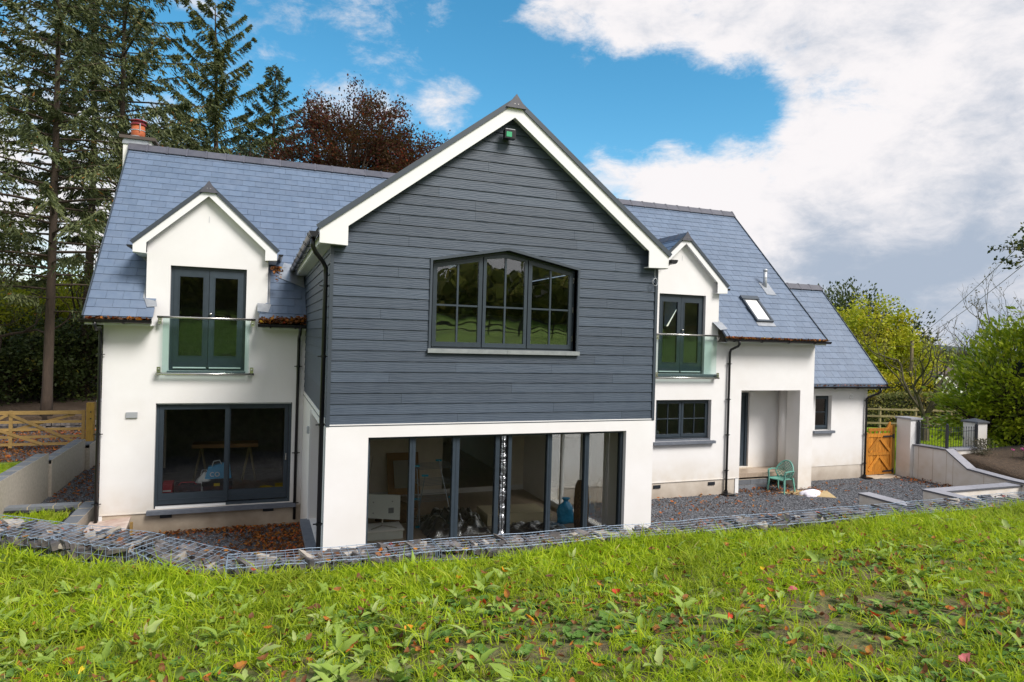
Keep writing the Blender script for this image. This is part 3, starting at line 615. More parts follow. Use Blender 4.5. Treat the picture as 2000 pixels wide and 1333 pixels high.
# folding doors of the gable room: six frames and a foil-wrapped post
fy = GY+.10
fd = MB().box(GO[0], GO[1], fy, fy+.10, GO[3]-.045, GO[3]-.002).box(GO[0], GO[1], fy, fy+.10, .001, .06).build('folding_doors', 'anthracite', H)
tag(fd, 'row of dark framed floor to ceiling glass panels under the gable')
mull = [(.617, .655), (1.27, 1.36), (1.96, 2.07), (2.68, 2.75), (2.90, 2.96), (3.60, 3.68), (4.30, 4.38), (4.99, 5.044)]
for a, e in mull:
    b = MB().box(a, e, fy-.01, fy+.09, .061, GO[3]-.046)
    if e-a > .07: b.box((a+e)/2-.004, (a+e)/2+.004, fy-.016, fy-.011, .061, GO[3]-.05)
    b.build('mullion', 'anthracite', fd)
gaps = [(.655, 1.27), (1.36, 1.96), (2.07, 2.68), (2.96, 3.60), (3.68, 4.30), (4.38, 4.99)]
for a, e in gaps: MB().box(a, e, fy+.035, fy+.045, .061, GO[3]-.046).build('pane', 'glass_big', fd)
ft = []
for k in range(40):
    z = .07+k*.053; ft.append((2.825+random.uniform(-.008, .008), fy+.03+random.uniform(-.01, .01), z))
MB().tube(ft, [.055+random.uniform(-.012, .012) for _ in ft], 9).build('foil_wrap', 'foil', fd)
MB().box(2.80, 2.812, fy-.04, fy-.03, .07, 2.14).build('black_strap', 'black_plastic', fd)
# right lower window
w = frame(WR[0], WR[1], WR[2]+.06, WR[3], .13, .22, .045); tag(w, 'small paned two light window below the right balcony')
casement(WR[0]+.045, 9.985, WR[2]+.105, WR[3]-.045, .115, w, rows=2); casement(10.0, WR[1]-.045, WR[2]+.105, WR[3]-.045, .115, w, rows=2)
MB().box(WR[0]-.1, WR[1]+.10, -.12, .129, WR[2]-.075, WR[2]-.001, r=.6).box(WR[0]-.02, WR[1]+.0, .02, .13, WR[2]+.001, WR[2]+.045).build('window_sill', 'sill_stone', H)
# vents, light, alarm
for xx, zz in ((-2.66, -.125), (-.67, -.115), (9.20, -.155), (10.98, -.155)):
    v = MB().box(xx-.11, xx+.11, -.012, .013, zz-.045, zz+.04)
    for k in range(4): v.box(xx-.10, xx+.10, -.018, -.0125, zz-.038+k*.019, zz-.03+k*.019)
    v.build('air_vent', 'rail_black', H)
tag(MB().box(-3.43, -3.225, -.035, -.002, 1.915, 2.03).build('wall_lamp', 'alu_light', H), 'flat grey box lamp left of the sliding door')
fl = MB().box(2.60, 2.78, GY-.17, GY-.06, 6.92, 7.06).build('floodlight', 'black_plastic', H)
MB().box(2.61, 2.77, GY-.16, GY-.065, 7.062, 7.072).build('shade', 'alu_light', fl)
MB().box(2.62, 2.71, GY-.178, GY-.1705, 6.94, 7.02).build('circuit_board', 'green_circuit', fl)
MB().bar((2.69, GY-.06, 6.99), (2.69, GY-.0, 6.99), .05, .05).build('bracket', 'black_plastic', fl)
cb = MB(); pts = [(5.50, GY-.05, 5.04-.02*k) for k in range(6)]
for k in range(40): a = k*.55; pts.append((5.50+.05*math.sin(a)*(1+.1*math.sin(k)), GY-.06-.004*(k % 5), 4.80+.065*math.cos(a)))
cb.tube(pts, .0045, 5).build('cable_coil', 'alu_light', H)
for xx in (-1.99, 9.80): MB().box(xx-.004, xx+.004, -.006, -.001, 6.0, 6.13).build('wall_tie', 'alu_light', H)

# ================================================================ ROOFS
CAMP = Vector((-.97, -15.484, 3.75))
def slate_quadbox(o, ux, us, un, x0, x1, s0, s1, t=.007, lift=.012):
    """one slate: lower edge at s0 lifted, head at s1; returns 8 verts"""
    P = lambda x, s, h: o+ux*x+us*s+un*h
    l1 = .001
    return [P(x0, s0, lift), P(x1, s0, lift), P(x1, s1, l1), P(x0, s1, l1), P(x0, s0, lift+t), P(x1, s0, lift+t), P(x1, s1, l1+t), P(x0, s1, l1+t)]
SF = [(0, 3, 2, 1), (4, 5, 6, 7), (0, 1, 5, 4), (1, 2, 6, 5), (2, 3, 7, 6), (3, 0, 4, 7)]
def slates(parent, o, ux, us, width, slope, keep, nmax, w=.30, e=.25, exposure_extra=.05, name='slate', mat_='slate', visible=None):
    """courses of slates on a plane; the nmax nearest seen ones as parts, the rest joined"""
    o, ux, us = Vector(o), Vector(ux).normalized(), Vector(us).normalized(); un = ux.cross(us).normalized()
    if un.z < 0: un = -un
    lst = []
    rows = int(round(slope/e)); e = slope/rows
    for r in range(rows):
        off = (w/2 if r % 2 else 0); x = -off
        while x < width-1e-3:
            a, b = max(0, x), min(width, x+w)
            if b-a > .04:
                cx, cs = (a+b)/2, (r+.5)*e; c = o+ux*cx+us*cs
                if keep(c, cx, cs):
                    h = random.uniform(-.0015, .0015)
                    v = slate_quadbox(o, ux, us, un, a+.0025, b-.0025, r*e+random.uniform(-.003, .003), min((r+1)*e+exposure_extra, slope), lift=.013+h)
                    dist = (c-CAMP).length; vis = 1 if visible is None or visible(c) else 0
                    lst.append((0 if vis else 1, dist, v))
            x += w
    lst.sort(key=lambda t: (t[0], t[1]))
    for k, (_, _, v) in enumerate(lst[:nmax]):
        MB().add(v, SF).build(name, mat_, parent, fix=False)
    if len(lst) > nmax:
        b = MB()
        for _, _, v in lst[nmax:]: b.add(v, SF)
        tag(b.build('slate_field', mat_, parent, fix=False), kind='stuff')
s2 = math.sqrt(.5)
EY, EZ = -.38, 3.955; RY, RZ = 4.04, 8.375; RX0, RX1 = -4.14, 14.62; SLOPE = (RY-EY)/s2
def main_keep(c, x, s):
    X, Y, Z = c
    if -2.97 < X < -.95 and Y < 0.05: return False          # left wall dormer
    if 8.72 < X < 11.06 and Y < 0.05: return False
    if 8.55 < X < 10.92+.15 and Y < .05: return False
    if 0 < X < GX and Y < .1: return False                    # gable block
    if -3.05 < X < -.88 and (Z < 5.2 or Z < 5.3+(1.1-abs(X+1.96))*1.04-.1): return False
    if 8.65 < X < 11.0 and (Z < 5.2 or Z < 5.3+(1.18-abs(X-9.82))*1.04-.1): return False
    if Z < 5.35+.765*(min(X+.18, 5.712-X)) - .12 and -.1 < X < 5.65: return False
    if 12.42 < X < 13.02 and .10 < Y < .76: return False      # roof window
    return True
def main_vis(c): return not (1.2 < c.x < 8.8)
roof = MB()
def deck(b, x0, x1, y0, y1, th=.08):
    z0, z1 = EZ+(y0-EY), EZ+(y1-EY)
    b.add([(x0, y0, z0), (x1, y0, z0), (x1, y1, z1), (x0, y1, z1), (x0, y0, z0-th), (x1, y0, z0-th), (x1, y1, z1-th), (x0, y1, z1-th)], SF, .3)
deck(roof, RX0+.01, -2.965, EY, .3); deck(roof, -.955, .0, EY, .3); deck(roof, 11.07, RX1-.01, EY, .3)
deck(roof, RX0+.01, -2.99, .3, 2.4); deck(roof, -.94, 8.72, .3, 2.4); deck(roof, 10.92, RX1-.01, .3, 2.4)
deck(roof, RX0+.01, RX1-.01, 2.4, RY)
roof.add([(RX0, RY, RZ), (RX1, RY, RZ), (RX1, 8.3, 4.1), (RX0, 8.3, 4.1), (RX0, RY, RZ-.08), (RX1, RY, RZ-.08), (RX1, 8.3, 4.02), (RX0, 8.3, 4.02)], SF, .3)
roof = roof.build('roof', 'slate', H)
slates(roof, (RX0, EY, EZ), (1, 0, 0), (0, 1, 1), RX1-RX0, SLOPE-.05, main_keep, 300, visible=main_vis)
# verge trims
for xx in (RX0-.012, RX1+.012): MB().bar((xx, EY-.02, EZ-.02), (xx, RY, RZ+.0), .022, .09).build('verge_trim', 'trim_grey', H)
# ridge
def ridge(parent, x0, x1, y, z, ln=.46, w=.20):
    n = max(1, int(round((x1-x0)/ln))); ln = (x1-x0)/n
    for k in range(n):
        a, b = x0+k*ln, x0+(k+1)*ln-.004; t = .018
        def sec(x, q): return [(x, y-w-q, z-w*.80-q), (x, y-.03, z+.035+q), (x, y+.03, z+.035+q), (x, y+w+q, z-w*.80-q), (x, y+w-t, z-w*.80-t), (x, y, z+.005), (x, y-w+t, z-w*.80-t)]
        m = MB(); fs = [(i, (i+1) % 7, (i+1) % 7+7, i+7) for i in range(7)]+[tuple(range(7))[::-1], tuple(range(7, 14))]
        m.add(sec(a, 0)+sec(b, 0), fs, random.random())
        m.add(sec(b-.045, .016)+sec(b, .016), fs, random.random())
        m.build('ridge_tile', 'ridge_tile', parent)
ridge(roof, RX0-.03, RX1+.03, RY, RZ+.04)
# fascias, soffits, gutters
def eave(x0, x1, y, z, drop=.15):
    MB().box(x0, x1, y+.03, y+.052, z-.17, z-.02).build('fascia', 'upvc_white', H)
    MB().box(x0, x1, y+.0525, -.001 if y > -1 else y+.3, z-.168, z-.155).build('soffit', 'upvc_white', H)
def gutter(p0, p1, parent, r=.062, leaf=0, brackets=True):
    p0, p1 = Vector(p0), Vector(p1); d = (p1-p0).normalized(); sidev = Vector((0, 0, 1)).cross(d).normalized(); n = 10
    b = MB(); vs = []
    for p in (p0, p1):
        for rr in (r, r-.006):
            for k in range(n+1):
                a = math.pi*k/n; vs.append(p+sidev*(math.cos(a)*rr)-Vector((0, 0, 1))*(math.sin(a)*rr*1.1))
    m = n+1; fs = []
    for k in range(n): fs += [(k, k+1, 2*m+k+1, 2*m+k), (m+k, 3*m+k, 3*m+k+1, m+k+1)]
    fs += [(0, 2*m, 3*m, m), (n, m+n, 3*m+n, 2*m+n)]
    fs += [tuple(range(m)), tuple(2*m+k for k in range(m))[::-1]]
    b.add(vs, fs); g = b.build('gutter', 'black_plastic', parent, smooth=False)
    L_ = (p1-p0).length
    if brackets:
        k = .25
        while k < L_:
            c = p0+d*k; q = MB(); pts = [c+sidev*(math.cos(math.pi*j/8)*(r+.012))-Vector((0, 0, 1))*(math.sin(math.pi*j/8)*(r+.012)*1.1) for j in range(9)]
            for a_, b_ in zip(pts[:-1], pts[1:]): q.bar(a_, b_, .035, .01, up=c-(a_+b_)/2)
            q.build('gutter_bracket', 'black_plastic', g); k += .95 if L_ > 1.6 else .5
    return g
def litter(name, pts, size, parent=None, m='dead_leaf', seed=1, flat=.5):
    V, F = leafquads(np.array(pts), size, .7, flat=flat, seed=seed); return npmesh(name, V, F, m, parent)
gz = 3.90; gy = -.455
for a, e in ((-4.20, -2.96), (-.98, -.01), (11.00, 14.70)):
    eave(max(a+.08, RX0), min(e, RX1), -.41, 3.96); g = gutter((a, gy, gz), (e, gy, gz), H)
tag(litter('gutter_leaves', [(random.uniform(-4.1, -3.0), gy+random.uniform(-.04, .05), gz+.015+random.uniform(0, .03)) for _ in range(60)], .09, H), kind='stuff')
tag(litter('gutter_leaves', [(x, gy+random.uniform(-.06, .26), gz+.02+abs(random.gauss(0, .04))+.10*(x+1)*random.random()) for x in [random.uniform(-.95, -.03) for _ in range(1500)]], .075, H, seed=2), kind='stuff')
tag(litter('gutter_leaves', [(11.05+3.6*random.random()**1.5, gy+random.uniform(-.05, .10), gz+.015+random.uniform(0, .045)) for _ in range(700)], .06, H, seed=3), kind='stuff')
# lead flashings
def plate(pts, m='lead', parent=None, name='flashing', th=.004):
    a, b, c = [Vector(p) for p in pts[:3]]; n = (b-a).cross(c-a).normalized()*th; k = len(pts)
    MB().add([Vector(p) for p in pts]+[Vector(p)+n for p in pts], [tuple(range(k))[::-1], tuple(range(k, 2*k))]+[(i, (i+1) % k, (i+1) % k+k, i+k) for i in range(k)]).build(name, m, parent or roof)
def rp(x, y, h=.03): return (x, y-h*s2, EZ+(y-EY)+h*s2)
plate([rp(-3.16, .0), rp(-2.93, -.05), rp(-2.90, -.16), rp(-3.08, -.18)]); plate([rp(-1.0, .0), rp(-.72, -.02), rp(-.78, -.20), rp(-1.0, -.18)])
plate([rp(10.85, .0), rp(11.16, .0), rp(11.22, -.18), rp(10.95, -.22)])
plate([rp(-3.45, 1.0), rp(-3.15, .72), rp(-3.15, 1.02)]); plate([rp(-.58, .62), rp(-.02, .40), rp(-.02, .88), rp(-.45, 1.0)])
for xx in (-3.165, -.765, 11.10): plate([rp(xx-.02, .0, .02), rp(xx+.02, .0, .02), rp(xx+.02, .95, .02), rp(xx-.02, .95, .02)])
# ---- dormer and gable roofs with bargeboards
def barge_roof(x0, xm, x1, ze, za, yf, ybk, foot, th, tilecol='slate', w=.30, e=.25, gutters=True, wid=.17):
    """ze: bargeboard top at the tips x0/x1, za at the apex xm"""
    rp_ = H
    sl_ = (za-ze)/(xm-x0); sr_ = (za-ze)/(x1-xm)
    zl = lambda x: ze+sl_*(x-x0); zr_ = lambda x: ze+sr_*(x1-x)
    y0, y1 = yf-.15, yf-.128
    fx = foot
    L1 = [(x0, ze-wid-.0), (x0+fx, ze-wid-.015), (x0+fx, zl(x0+fx)-th), (xm, za-th), (xm, za), (x0, ze)]
    R1 = [(x1, ze-wid), (x1, ze), (xm, za), (xm, za-th), (x1-fx, zr_(x1-fx)-th), (x1-fx, ze-wid-.015)]
    for P in (L1, R1): MB().prism(P, [], y0, y1, r=.6).build('bargeboard', 'upvc_white', rp_)
    # soffit strips and foot boxes behind the board
    for s, xt in ((1, x0), (-1, x1)):
        zf = zl if s == 1 else zr_
        a = xt+s*fx
        MB().add([(a, y1+.001, zf(a)-th+.03), (xm, y1+.001, za-th+.03), (xm, yf-.002, za-th+.03), (a, yf-.002, zf(a)-th+.03), (a, y1+.001, zf(a)-th+.045), (xm, y1+.001, za-th+.045), (xm, yf-.002, za-th+.045), (a, yf-.002, zf(a)-th+.045)], SF, .5).build('soffit', 'upvc_white', rp_)
        MB().box(min(xt, a)+.002, max(xt, a)-.002, y1+.001, yf-.002, ze-wid-.01, ze-wid+.005).build('soffit', 'upvc_white', rp_)
        MB().bar((xt-s*.03, (yf-.16), zf(xt)-.0+.018), (xm, (yf-.16), za+.040), .03, .075, up=(0, 0, 1)).build('verge_trim', 'trim_grey', rp_)
        # boxed eave along the side
        yb = ybk(zf(xt)); 
        MB().box(min(xt, xt+s*.02), max(xt, xt+s*.02), y1+.001, yb, ze-wid+.0, ze-.01).build('fascia', 'upvc_white', rp_)
        MB().box(min(xt+s*.021, a+s*.0), max(xt+s*.021, a), yf+.0, yb, ze-wid-.008, ze-wid+.004).build('soffit', 'upvc_white', rp_)
        # slope
        o = Vector((xt, yf-.15, zf(xt)+.035)); us = Vector((xm-xt, 0, za-zf(xt)))
        D = ybk(za)-(yf-.15); ln = us.length
        dk = MB(); q = us.normalized(); nrm = Vector((0, 1, 0)).cross(q); nrm = nrm if nrm.z > 0 else -nrm
        c0, c1 = o, o+us
        A = [c0, Vector((c0.x, ybk(c0.z), c0.z)), Vector((c1.x, ybk(c1.z), c1.z)), c1]
        dk.add([p-nrm*.001 for p in A]+[p-nrm*.03 for p in A], SF, .3)
        dkk = dk.build('roof', tilecol, rp_)
        b = MB(); rows = max(1, int(round(ln/e))); ee = ln/rows; un = nrm
        for r in range(rows):
            x = -(w/2 if r % 2 else 0)
            while x < D:
                a_, b_ = max(0, x), min(D, x+w)
                c = o+q*((r+.5)*ee)
                b_ = min(b_, ybk(c.z)-(yf-.15)+.1)
                if b_-a_ > .03: b.add(slate_quadbox(o, Vector((0, 1, 0)), q, un, a_+.002, b_-.002, r*ee, min(ln, (r+1)*ee+.04)), SF)
                x += w
        tag(b.build('slate_field', tilecol, dkk, fix=False), kind='stuff')
    # ridge tiles
    y = yf-.17; yend = ybk(za+.05); k = 0
    while y < yend-.05:
        a, b_ = y, min(yend, y+.44); w_ = .15
        def sec(yy, q): return [(xm-w_-q, yy, za+.07-w_*sl_-q), (xm, yy, za+.10+q), (xm+w_+q, yy, za+.07-w_*sr_-q), (xm+w_-.02, yy, za+.05-w_*sr_), (xm, yy, za+.07), (xm-w_+.02, yy, za+.05-w_*sl_)]
        fs = [(i, (i+1) % 6, (i+1) % 6+6, i+6) for i in range(6)]+[tuple(range(6)), tuple(range(6, 12))[::-1]]
        m_ = MB().add(sec(a, 0)+sec(b_-.004, 0), fs); m_.add(sec(b_-.04, .014)+sec(b_-.004, .014), fs)
        m_.build('ridge_tile', 'ridge_tile', rp_); y += .44
    MB().prism([(xm-.17, za+.055-.17*sl_-.02), (xm+.17, za+.055-.17*sr_-.02), (xm, za+.125)], [], yf-.20, yf-.171).build('ridge_end', 'ridge_tile', rp_)
    for dx in (-.03, .03): MB().box(xm+dx-.008, xm+dx+.008, yf-.205, yf-.2005, za-.045, za-.03).build('clip', 'steel', rp_)
ymain = lambda z: z-EZ+EY
barge_roof(-3.37, -2.0, -.63, 5.45, 6.72, 0, ymain, .24, .19)
barge_roof(8.42, 9.82, 11.22, 5.33, 6.65, 0, ymain, .33, .20)
barge_roof(-.18, 2.766, 5.712, 5.25, 7.50, GY, ymain, .40, .235, gutters=False, wid=.20)
# side gutters of the dormers (short) and of the big gable
for xx in (-3.44, -.55): gutter((xx, -.12, 5.42), (xx, 1.4, 5.42), H, r=.05, brackets=False)
gutter((11.29, -.12, 5.30), (11.29, 1.2, 5.30), H, r=.05, brackets=False)
g = gutter((-.26, GY-.20, 5.20), (-.26, 1.0, 5.20), H, r=.068)
g = gutter((5.80, GY-.20, 5.20), (5.80, 1.0, 5.20), H, r=.068)
tag(litter('gutter_leaves', [(-.62+random.gauss(0, .06), -.12+random.gauss(0, .05), 5.15-abs(random.gauss(0, .10))) for _ in range(90)], .07, H, seed=9), kind='stuff')
# downpipes
def pipe(pts, clips=(), foot=None, r=.034):
    p = MB().tube(pts, r, 10).build('downpipe', 'black_plastic', H, smooth=True)
    x, y = pts[-1][0], pts[-1][1]
    for z in clips: MB().lathe((x, y, z), [(r+.008, -.02), (r+.008, .02)], 10).box(x-r-.05, x+r+.05, y+.0, y+.02, z-.008, z+.008).build('pipe_clip', 'black_plastic', p)
    if foot: MB().box(x-.16, x+.18, y-.22, y+.06, foot-.0, foot+.035).box(x-.13, x+.15, y-.19, y+.03, foot+.036, foot+.06).lathe((x, y, foot+.05), [(.06, 0), (.05, .09)], 10).build('drain_cover', 'black_plastic', p)
    return p
def swan(x, y0, y1, z0, z1, zb, dx=0): return [(x-dx, y0, z0), (x-dx, y0, z0-.10), (x-dx*.9, y0+(y1-y0)*.12, z0-.16), (x-dx*.1, y0+(y1-y0)*.88, z1+.10), (x, y1, z1+.02), (x, y1, z1-.05), (x, y1, zb)]
pipe(swan(-3.905, gy, -.065, gz-.04, 3.62, -.5, .03), (3.2, 1.6, .2))
pipe(swan(-.13, gy, -.065, gz-.04, 3.55, -.36), (3.0, 1.1, .0))
pipe(swan(11.43, gy, -.065, gz-.04, 3.50, -.5), (3.2, 2.2, 1.2, .2), foot=-.5)
pipe([(-.26, GY+.02, 5.16), (-.26, GY+.02, 5.02), (-.22, GY+.04, 4.93), (-.10, GY+.14, 4.80), (-.055, GY+.17, 4.72), (-.055, GY+.17, 4.6), (-.055, GY+.17, -.5)], (4.45, 3.4, 2.38, .9))
# ---- wing on the right
WY, WX0, WX1 = .83, 14.6, 17.68
wallpart('wall', rect(WX0, WX1, -.04, 2.50), [rect(15.50, 16.17, 1.10, 2.20)], WY, WY+.28)
wallpart('plinth', rect(WX0, WX1-.02, -.6, -.04), [], WY+.012, WY+.27, m='plinth_right')
wallpart('side_wall', [(WY+.281, -.6), (6.0, -.6), (6.0, 2.5), (3.4, 5.5), (WY+.281, 2.6)], [], WX1-.28, WX1, 'yz')
MB().box(WX1-.02, WX1+.004, WY-.006, WY+.02, -.5, 2.40).build('corner_bead', 'upvc_white', H)
w = frame(15.50, 16.17, 1.13, 2.20, WY+.14, WY+.22, .045); tag(w, 'narrow dark window in the low wing at the right')
casement(15.545, 16.125, 1.175, 2.155, WY+.125, w, cols=1, rows=2)
MB().box(15.40, 16.24, WY-.11, WY+.139, 1.02, 1.099, r=.7).build('window_sill', 'sill_stone', H)
MB().lathe((16.98, WY-.001, 2.17), [(.001, -.02), (.05, -.02), (.065, -.03), (.085, -.02), (.085, 0)], 18, axis=(0, 1, 0)).build('vent_cover', 'upvc_white', H, smooth=True)
wo_, wr = (14.0, .42, 2.60), (3.35, 5.91); ws = Vector((0, wr[0]-wo_[1], wr[1]-wo_[2])); RWX = 18.03
wroof = MB().add([(14.63, wo_[1], wo_[2]), (RWX, wo_[1], wo_[2]), (RWX, *wr), (14.63, *wr)]+[(14.63, wo_[1], wo_[2]-.08), (RWX, wo_[1], wo_[2]-.08), (RWX, wr[0], wr[1]-.08), (14.63, wr[0], wr[1]-.08)], SF, .3)
wroof.add([(14.63, *wr), (RWX, *wr), (RWX, 6.3, 2.6), (14.63, 6.3, 2.6), (14.63, wr[0], wr[1]-.08), (RWX, wr[0], wr[1]-.08), (RWX, 6.3, 2.52), (14.63, 6.3, 2.52)], SF, .3)
wroof = wroof.build('wing_roof', 'slate', H)
slates(wroof, (14.64, wo_[1], wo_[2]+.002), (1, 0, 0), ws, RWX-14.64, ws.length-.04, lambda c, x, s: True, 240, e=.262)
MB().bar((RWX+.012, wo_[1]-.02, wo_[2]-.02), (RWX+.012, *wr), .022, .09).build('verge_trim', 'trim_grey', H)
ridge(wroof, 14.66, RWX+.03, wr[0], wr[1]+.04)
MB().box(14.6, 17.98, .45, .472, 2.43, 2.575).build('fascia', 'upvc_white', H); MB().box(14.6, 17.98, .473, WY-.001, 2.43, 2.443).build('soffit', 'upvc_white', H)
gutter((14.6, .375, 2.53), (18.10, .375, 2.53), H)
tag(litter('gutter_leaves', [(random.uniform(14.7, 18), .38+random.uniform(-.04, .07), 2.55+random.uniform(0, .03)) for _ in range(200)], .05, H, seed=13), kind='stuff')
pipe([(17.75, .375, 2.48), (17.75, .38, 2.36), (17.70, .42, 2.30), (17.60, .70, 2.16), (17.585, .765, 2.10), (17.585, .765, 2.0), (17.585, .765, -.5)], (2.05, .95, .0), foot=-.5)
# roof window and soil vent
def rl(x, y, h): return Vector((x, y-h*s2, EZ+(y-EY)+h*s2))
rw = MB()
def rbox(b, x0, x1, y0, y1, h0, h1, r=None):
    b.add([rl(x, y, h) for h in (h0, h1) for (x, y) in ((x0, y0), (x1, y0), (x1, y1), (x0, y1))], [(0, 3, 2, 1), (4, 5, 6, 7), (0, 1, 5, 4), (1, 2, 6, 5), (2, 3, 7, 6), (3, 0, 4, 7)], r)
rbox(rw, 12.42, 12.48, .06, .80, 0, .085); rbox(rw, 12.96, 13.02, .06, .80, 0, .085); rbox(rw, 12.48, 12.96, .06, .11, 0, .08); rbox(rw, 12.40, 13.04, .72, .82, 0, .10)
rw = rw.build('roof_window', 'trim_grey', H)
b = MB(); rbox(b, 12.48, 12.96, .11, .72, .03, .045); b.build('pane', 'cloud_white_glass', rw)
b = MB(); rbox(b, 12.40, 13.04, -.05, .055, .022, .028); b.build('flashing', 'lead', rw)
sv = rl(13.72, 1.22, 0)
v = MB().tube([sv-Vector((0, 0, .1)), sv+Vector((0, 0, .52))], .058, 14).build('vent_pipe', 'alu_light', H, smooth=True)
MB().lathe(sv+Vector((0, 0, .52)), [(.075, -.02), (.075, .01), (.05, .045), (.001, .06)], 14).build('cap', 'alu_light', v, smooth=True)
MB().lathe(sv+Vector((0, 0, .28)), [(.064, 0), (.064, .02)], 14).build('collar', 'steel', v)
b = MB(); rbox(b, 13.56, 13.92, .95, 1.34, .022, .028); b.build('flashing', 'lead', v)
# chimney
ch = MB().box(-4.30, -3.66, 4.05, 4.75, 5.5, 8.56).build('chimney', 'render_white', H)
MB().box(-4.38, -3.56, 3.97, 4.83, 8.561, 8.64).build('chimney_cap', 'roof_brown', ch)
MB().lathe((-4.02, 4.38, 8.641), [(.165, 0), (.16, .12), (.165, .15), (.155, .36)], 20).build('chimney_pot', 'terracotta', ch, smooth=True)
MB().lathe((-4.02, 4.38, 9.0), [(.12, 0), (.185, .01), (.185, .045), (.14, .05), (.14, .10), (.20, .105), (.20, .125), (.10, .16), (.01, .17)], 20).build('cowl', 'red_metal', ch)
MB().lathe((-4.02, 4.38, 8.86), [(.172, 0), (.172, .018)], 20).box(-3.96, -3.94, 4.19, 4.205, 8.83, 9.03).build('pot_strap', 'steel', ch)
dm = [(-4.02+.30*math.cos(math.pi*k/14), 4.02+.02, 8.43+.24*math.sin(math.pi*k/14)) for k in range(15)]
MB().prism([(p[0], p[2]) for p in dm], [], 4.022, 4.046).build('lead_apron', 'lead', ch)

# ================================================================ INTERIORS (seen through the glass)
MB().box(xL+.3, xR-.3, .3, 7.5, -.12, 0).box(.3, GX-.3, GY+.3, -.001, -.12, -.001).build('floor', 'floor_oak', H)
MB().box(xL+.3, -.3, .301, 7.49, .001, .012).build('floor_screed', 'floor_concrete', H)
MB().box(xL+.3, 11.6, .301, 7.49, 2.60, 2.80).box(.3, GX-.3, GY+.31, -.002, 2.42, 2.62).build('ceiling', 'interior_white', H)
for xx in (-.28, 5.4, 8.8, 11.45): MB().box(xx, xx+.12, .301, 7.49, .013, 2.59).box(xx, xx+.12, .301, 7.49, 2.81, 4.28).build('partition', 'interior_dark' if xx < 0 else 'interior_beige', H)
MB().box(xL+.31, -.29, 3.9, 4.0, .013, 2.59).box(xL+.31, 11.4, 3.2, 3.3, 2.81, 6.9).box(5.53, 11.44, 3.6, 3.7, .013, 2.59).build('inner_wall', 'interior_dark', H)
MB().box(.31, 3.2, -.032, -.002, 0, 2.41).box(4.85, GX-.31, -.032, -.002, 0, 2.41).build('inner_wall', 'interior_beige', H)
MB().box(.32, GX-.31, -.045, -.0325, 0.0, .12).build('skirting', 'interior_white', H)
MB().box(.62, 1.45, -.07, -.046, .01, 1.98).build('inner_door', 'brown_door', H)
for q in range(3):
    for xx in (.72, 1.08): MB().box(xx, xx+.26, -.078, -.0705, .25+q*.58, .25+q*.58+.40).build('door_panel', 'interior_dark', H)
rd = MB().prism(rect(-4.3, -1.4, .05, 2.2), [rect(-4.2, -3.30, .15, 2.12), rect(-3.22, -2.34, .15, 2.12), rect(-2.26, -1.5, .15, 2.12)], GX-.36, GX-.301, 'yz').build('glazed_door', 'upvc_white', H)
MB().box(GX-.335, GX-.328, -4.2, -3.30, .15, 2.12).box(GX-.335, GX-.328, -3.22, -2.34, .15, 2.12).box(GX-.335, GX-.328, -2.26, -1.5, .15, 2.12).build('pane', 'glass_big', rd)

def tv():
    t = thing('television', 'white flat television seen from behind on the white cabinet in the gable room', 'television', (1.28, -3.0, .30))
    MB().prism([(.98, .36), (1.60, .28), (1.60, .74), (.98, .80)], [], -3.02, -2.97).build('screen_case', 'tv_white', t)
    MB().box(1.38, 1.48, -3.026, -3.021, .42, .52).build('data_label', 'label_grey', t)
    for i in range(4): MB().lathe((1.10+.35*(i % 2), -3.021, .44+.2*(i//2)), [(.012, -.004), (.012, 0)], 8, axis=(0, 1, 0)).build('screw_hole', 'label_grey', t)
    MB().bar((1.28, -2.99, .45), (1.28, -2.99, .20), .05, .02).bar((1.28, -3.0, .20), (1.05, -3.15, .17), .02, .02).bar((1.28, -3.0, .20), (1.52, -3.15, .17), .02, .02).build('stand', 'steel', t)
    c = thing('media_cabinet', 'low white cabinet under the television', 'cabinet', (1.25, -3.0, 0))
    MB().box(.95, 1.62, -3.25, -2.75, .0, .15).build('carcass', 'tv_white', c); MB().box(.93, 1.64, -3.27, -2.73, .151, .172).build('cabinet_top', 'interior_white', c)
    MB().box(.98, 1.27, -3.262, -3.251, .02, .14).box(1.29, 1.59, -3.262, -3.251, .02, .14).build('drawer_front', 'tv_white', c)
tv()
def airer():
    t = thing('clothes_airer', 'folding metal clothes airer with bright blue plastic corners behind the second glass panel', 'clothes airer', (2.36, -2.5, 0))
    A = [(1.98, -2.65, 1.21), (2.54, -2.2, 1.22), (2.08, -2.95, 1.08), (2.74, -2.6, 1.10)]
    B = [(2.03, -2.5, .0), (2.72, -2.4, .0), (2.05, -2.8, .0), (2.73, -2.7, .0)]
    b = MB()
    for p, q in ((A[0], B[2]), (A[1], B[3]), (A[2], B[0]), (A[3], B[1])): b.tube([p, q], .009, 6)
    b.build('upright', 'airer_metal', t)
    for zz in (1.18, .55, .12, .86):
        b = MB(); 
        for k in range(6): yy = -2.85+k*.12; b.tube([(2.0, yy, zz), (2.70, yy+.08, zz)], .005, 5)
        b.tube([(2.0, -2.85, zz), (2.0, -2.25, zz)], .007, 5).tube([(2.72, -2.8, zz), (2.72, -2.2, zz)], .007, 5); b.build('drying_rack', 'airer_metal', t)
    for p in A+[(2.03, -2.6, .55), (2.72, -2.6, .55), (2.04, -2.7, .03), (2.72, -2.6, .03)]: MB().bar((p[0]-.06, p[1], p[2]), (p[0]+.06, p[1]+.03, p[2]-.01), .04, .035).build('corner_joint', 'cyan_plastic', t)
airer()
